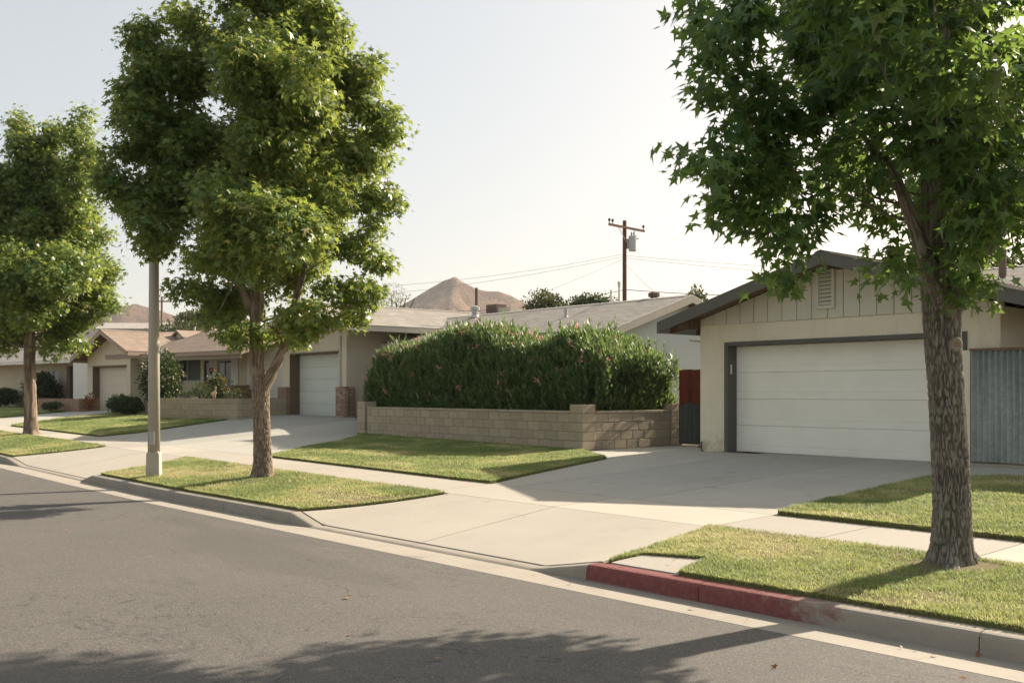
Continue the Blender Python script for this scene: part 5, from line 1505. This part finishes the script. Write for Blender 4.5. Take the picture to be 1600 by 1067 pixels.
# hills
def hills():
    prof = [(-2600, 20), (-1400, 45), (-760, 70), (-560, 118), (-530, 128), (-500, 120), (-430, 95), (-330, 88), (-215, 100), (-190, 113), (-165, 121), (-145, 131), (-126, 143), (-108, 154), (-95, 161.5), (-88, 163), (-84, 166), (-78, 166), (-73, 161), (-63, 156), (-50, 149), (-36, 146), (-18, 145.5), (0, 139), (13, 132), (30, 121), (60, 112), (110, 100), (240, 80), (600, 55), (1500, 30), (2600, 10)]
    ls = np.concatenate([np.linspace(-2600, -620, 60), np.linspace(-610, 140, 190), np.linspace(160, 2600, 60)])
    ds = np.linspace(-330, 500, 90)
    Lg, Dg = np.meshgrid(ls, ds, indexing='ij')
    top = np.interp(Lg, *zip(*prof))
    q = np.stack([Lg.ravel() / 95, Dg.ravel() / 140, Lg.ravel() * 0], 1)
    n1 = fbm(q, 5, 90).reshape(Lg.shape); n2 = np.abs(fbm(q * 1.7 + 4, 4, 95).reshape(Lg.shape) - .5) * 2
    t = np.where(Dg < 0, 1 + Dg / 330, np.clip(1 - Dg / 500, 0, 1))
    Z = top * np.clip(t, 0, 1) ** 1.15 * (1 + (n1 - .5) * .5 * np.clip(np.abs(Dg) / 90, 0, 1)) - n2 * 30 * np.clip(np.abs(Dg) / 70, 0, 1) * (t > .05)
    Dd = Dg + 1400
    X = Dd * DV[0] + Lg * RV[0]; Y = Dd * DV[1] + Lg * RV[1]
    V = np.stack([X, Y, Z - 1], -1).reshape(-1, 3)
    n, k = Lg.shape; i = np.arange(n - 1)[:, None] * k; j = np.arange(k - 1)[None]
    F = np.stack([i + j, i + k + j, i + k + j + 1, i + j + 1], -1).reshape(-1, 4)
    me = np_mesh('hill', V, F, M['hill'], None, True)
    tag(link_mesh('hill', me), 'dry reddish brown hill with a rocky top on the skyline', kind='structure')
hills()

# fallen leaves in the gutter and on the road
rgf = np.random.default_rng(9)
fp = []
for x in (-15.6, -4.9, -4.75, -3.3, -3.2, -3.05, -6.9, -6.4, -2.9):
    fp.append((x, KY - rgf.uniform(.03, .3)))
for k in range(16): fp.append((rgf.uniform(-14, -2.5), rgf.uniform(2.5, 6.2)))
for k in range(34): fp.append((rgf.uniform(-20, -12.3) if k % 3 == 0 else rgf.uniform(-6.2, -1.5), rgf.uniform(6.9, 8.5)))
P = np.array([(x, y, hgt(x, y) + (.02 if y < KB else .035)) for x, y in fp])
V, F = leaf_arrays(leaf_template('star_low'), P, rgf.normal(size=P.shape) * [1, 1, .15], rgf.normal(size=P.shape) * .3 + [0, 0, 1], rgf.uniform(.03, .085, len(P)))
tag(link_mesh('fallen_leaves', np_mesh('fallen_leaves', V, F, M['fallen'], np.repeat(rgf.random(len(P)), 10))), 'scattered dry orange leaves on road, gutter and grass', kind='stuff')

# ---------------------------------------------------------------- the air: one even box of thin haze
hzm = bpy.data.materials.new('haze'); hzm.use_nodes = True
ht = hzm.node_tree
for nd in list(ht.nodes):
    if nd.type != 'OUTPUT_MATERIAL': ht.nodes.remove(nd)
pv = ht.nodes.new('ShaderNodeVolumePrincipled')
pv.inputs['Color'].default_value = (.93, .94, .96, 1)
pv.inputs['Density'].default_value = HAZE
pv.inputs['Anisotropy'].default_value = .2
ht.links.new(pv.outputs[0], ht.nodes['Material Output'].inputs['Volume'])
tag(MB().box(-6300, 6300, -6300, 6300, -8, 240).build('haze', hzm), 'thin pale haze in the air', kind='stuff')
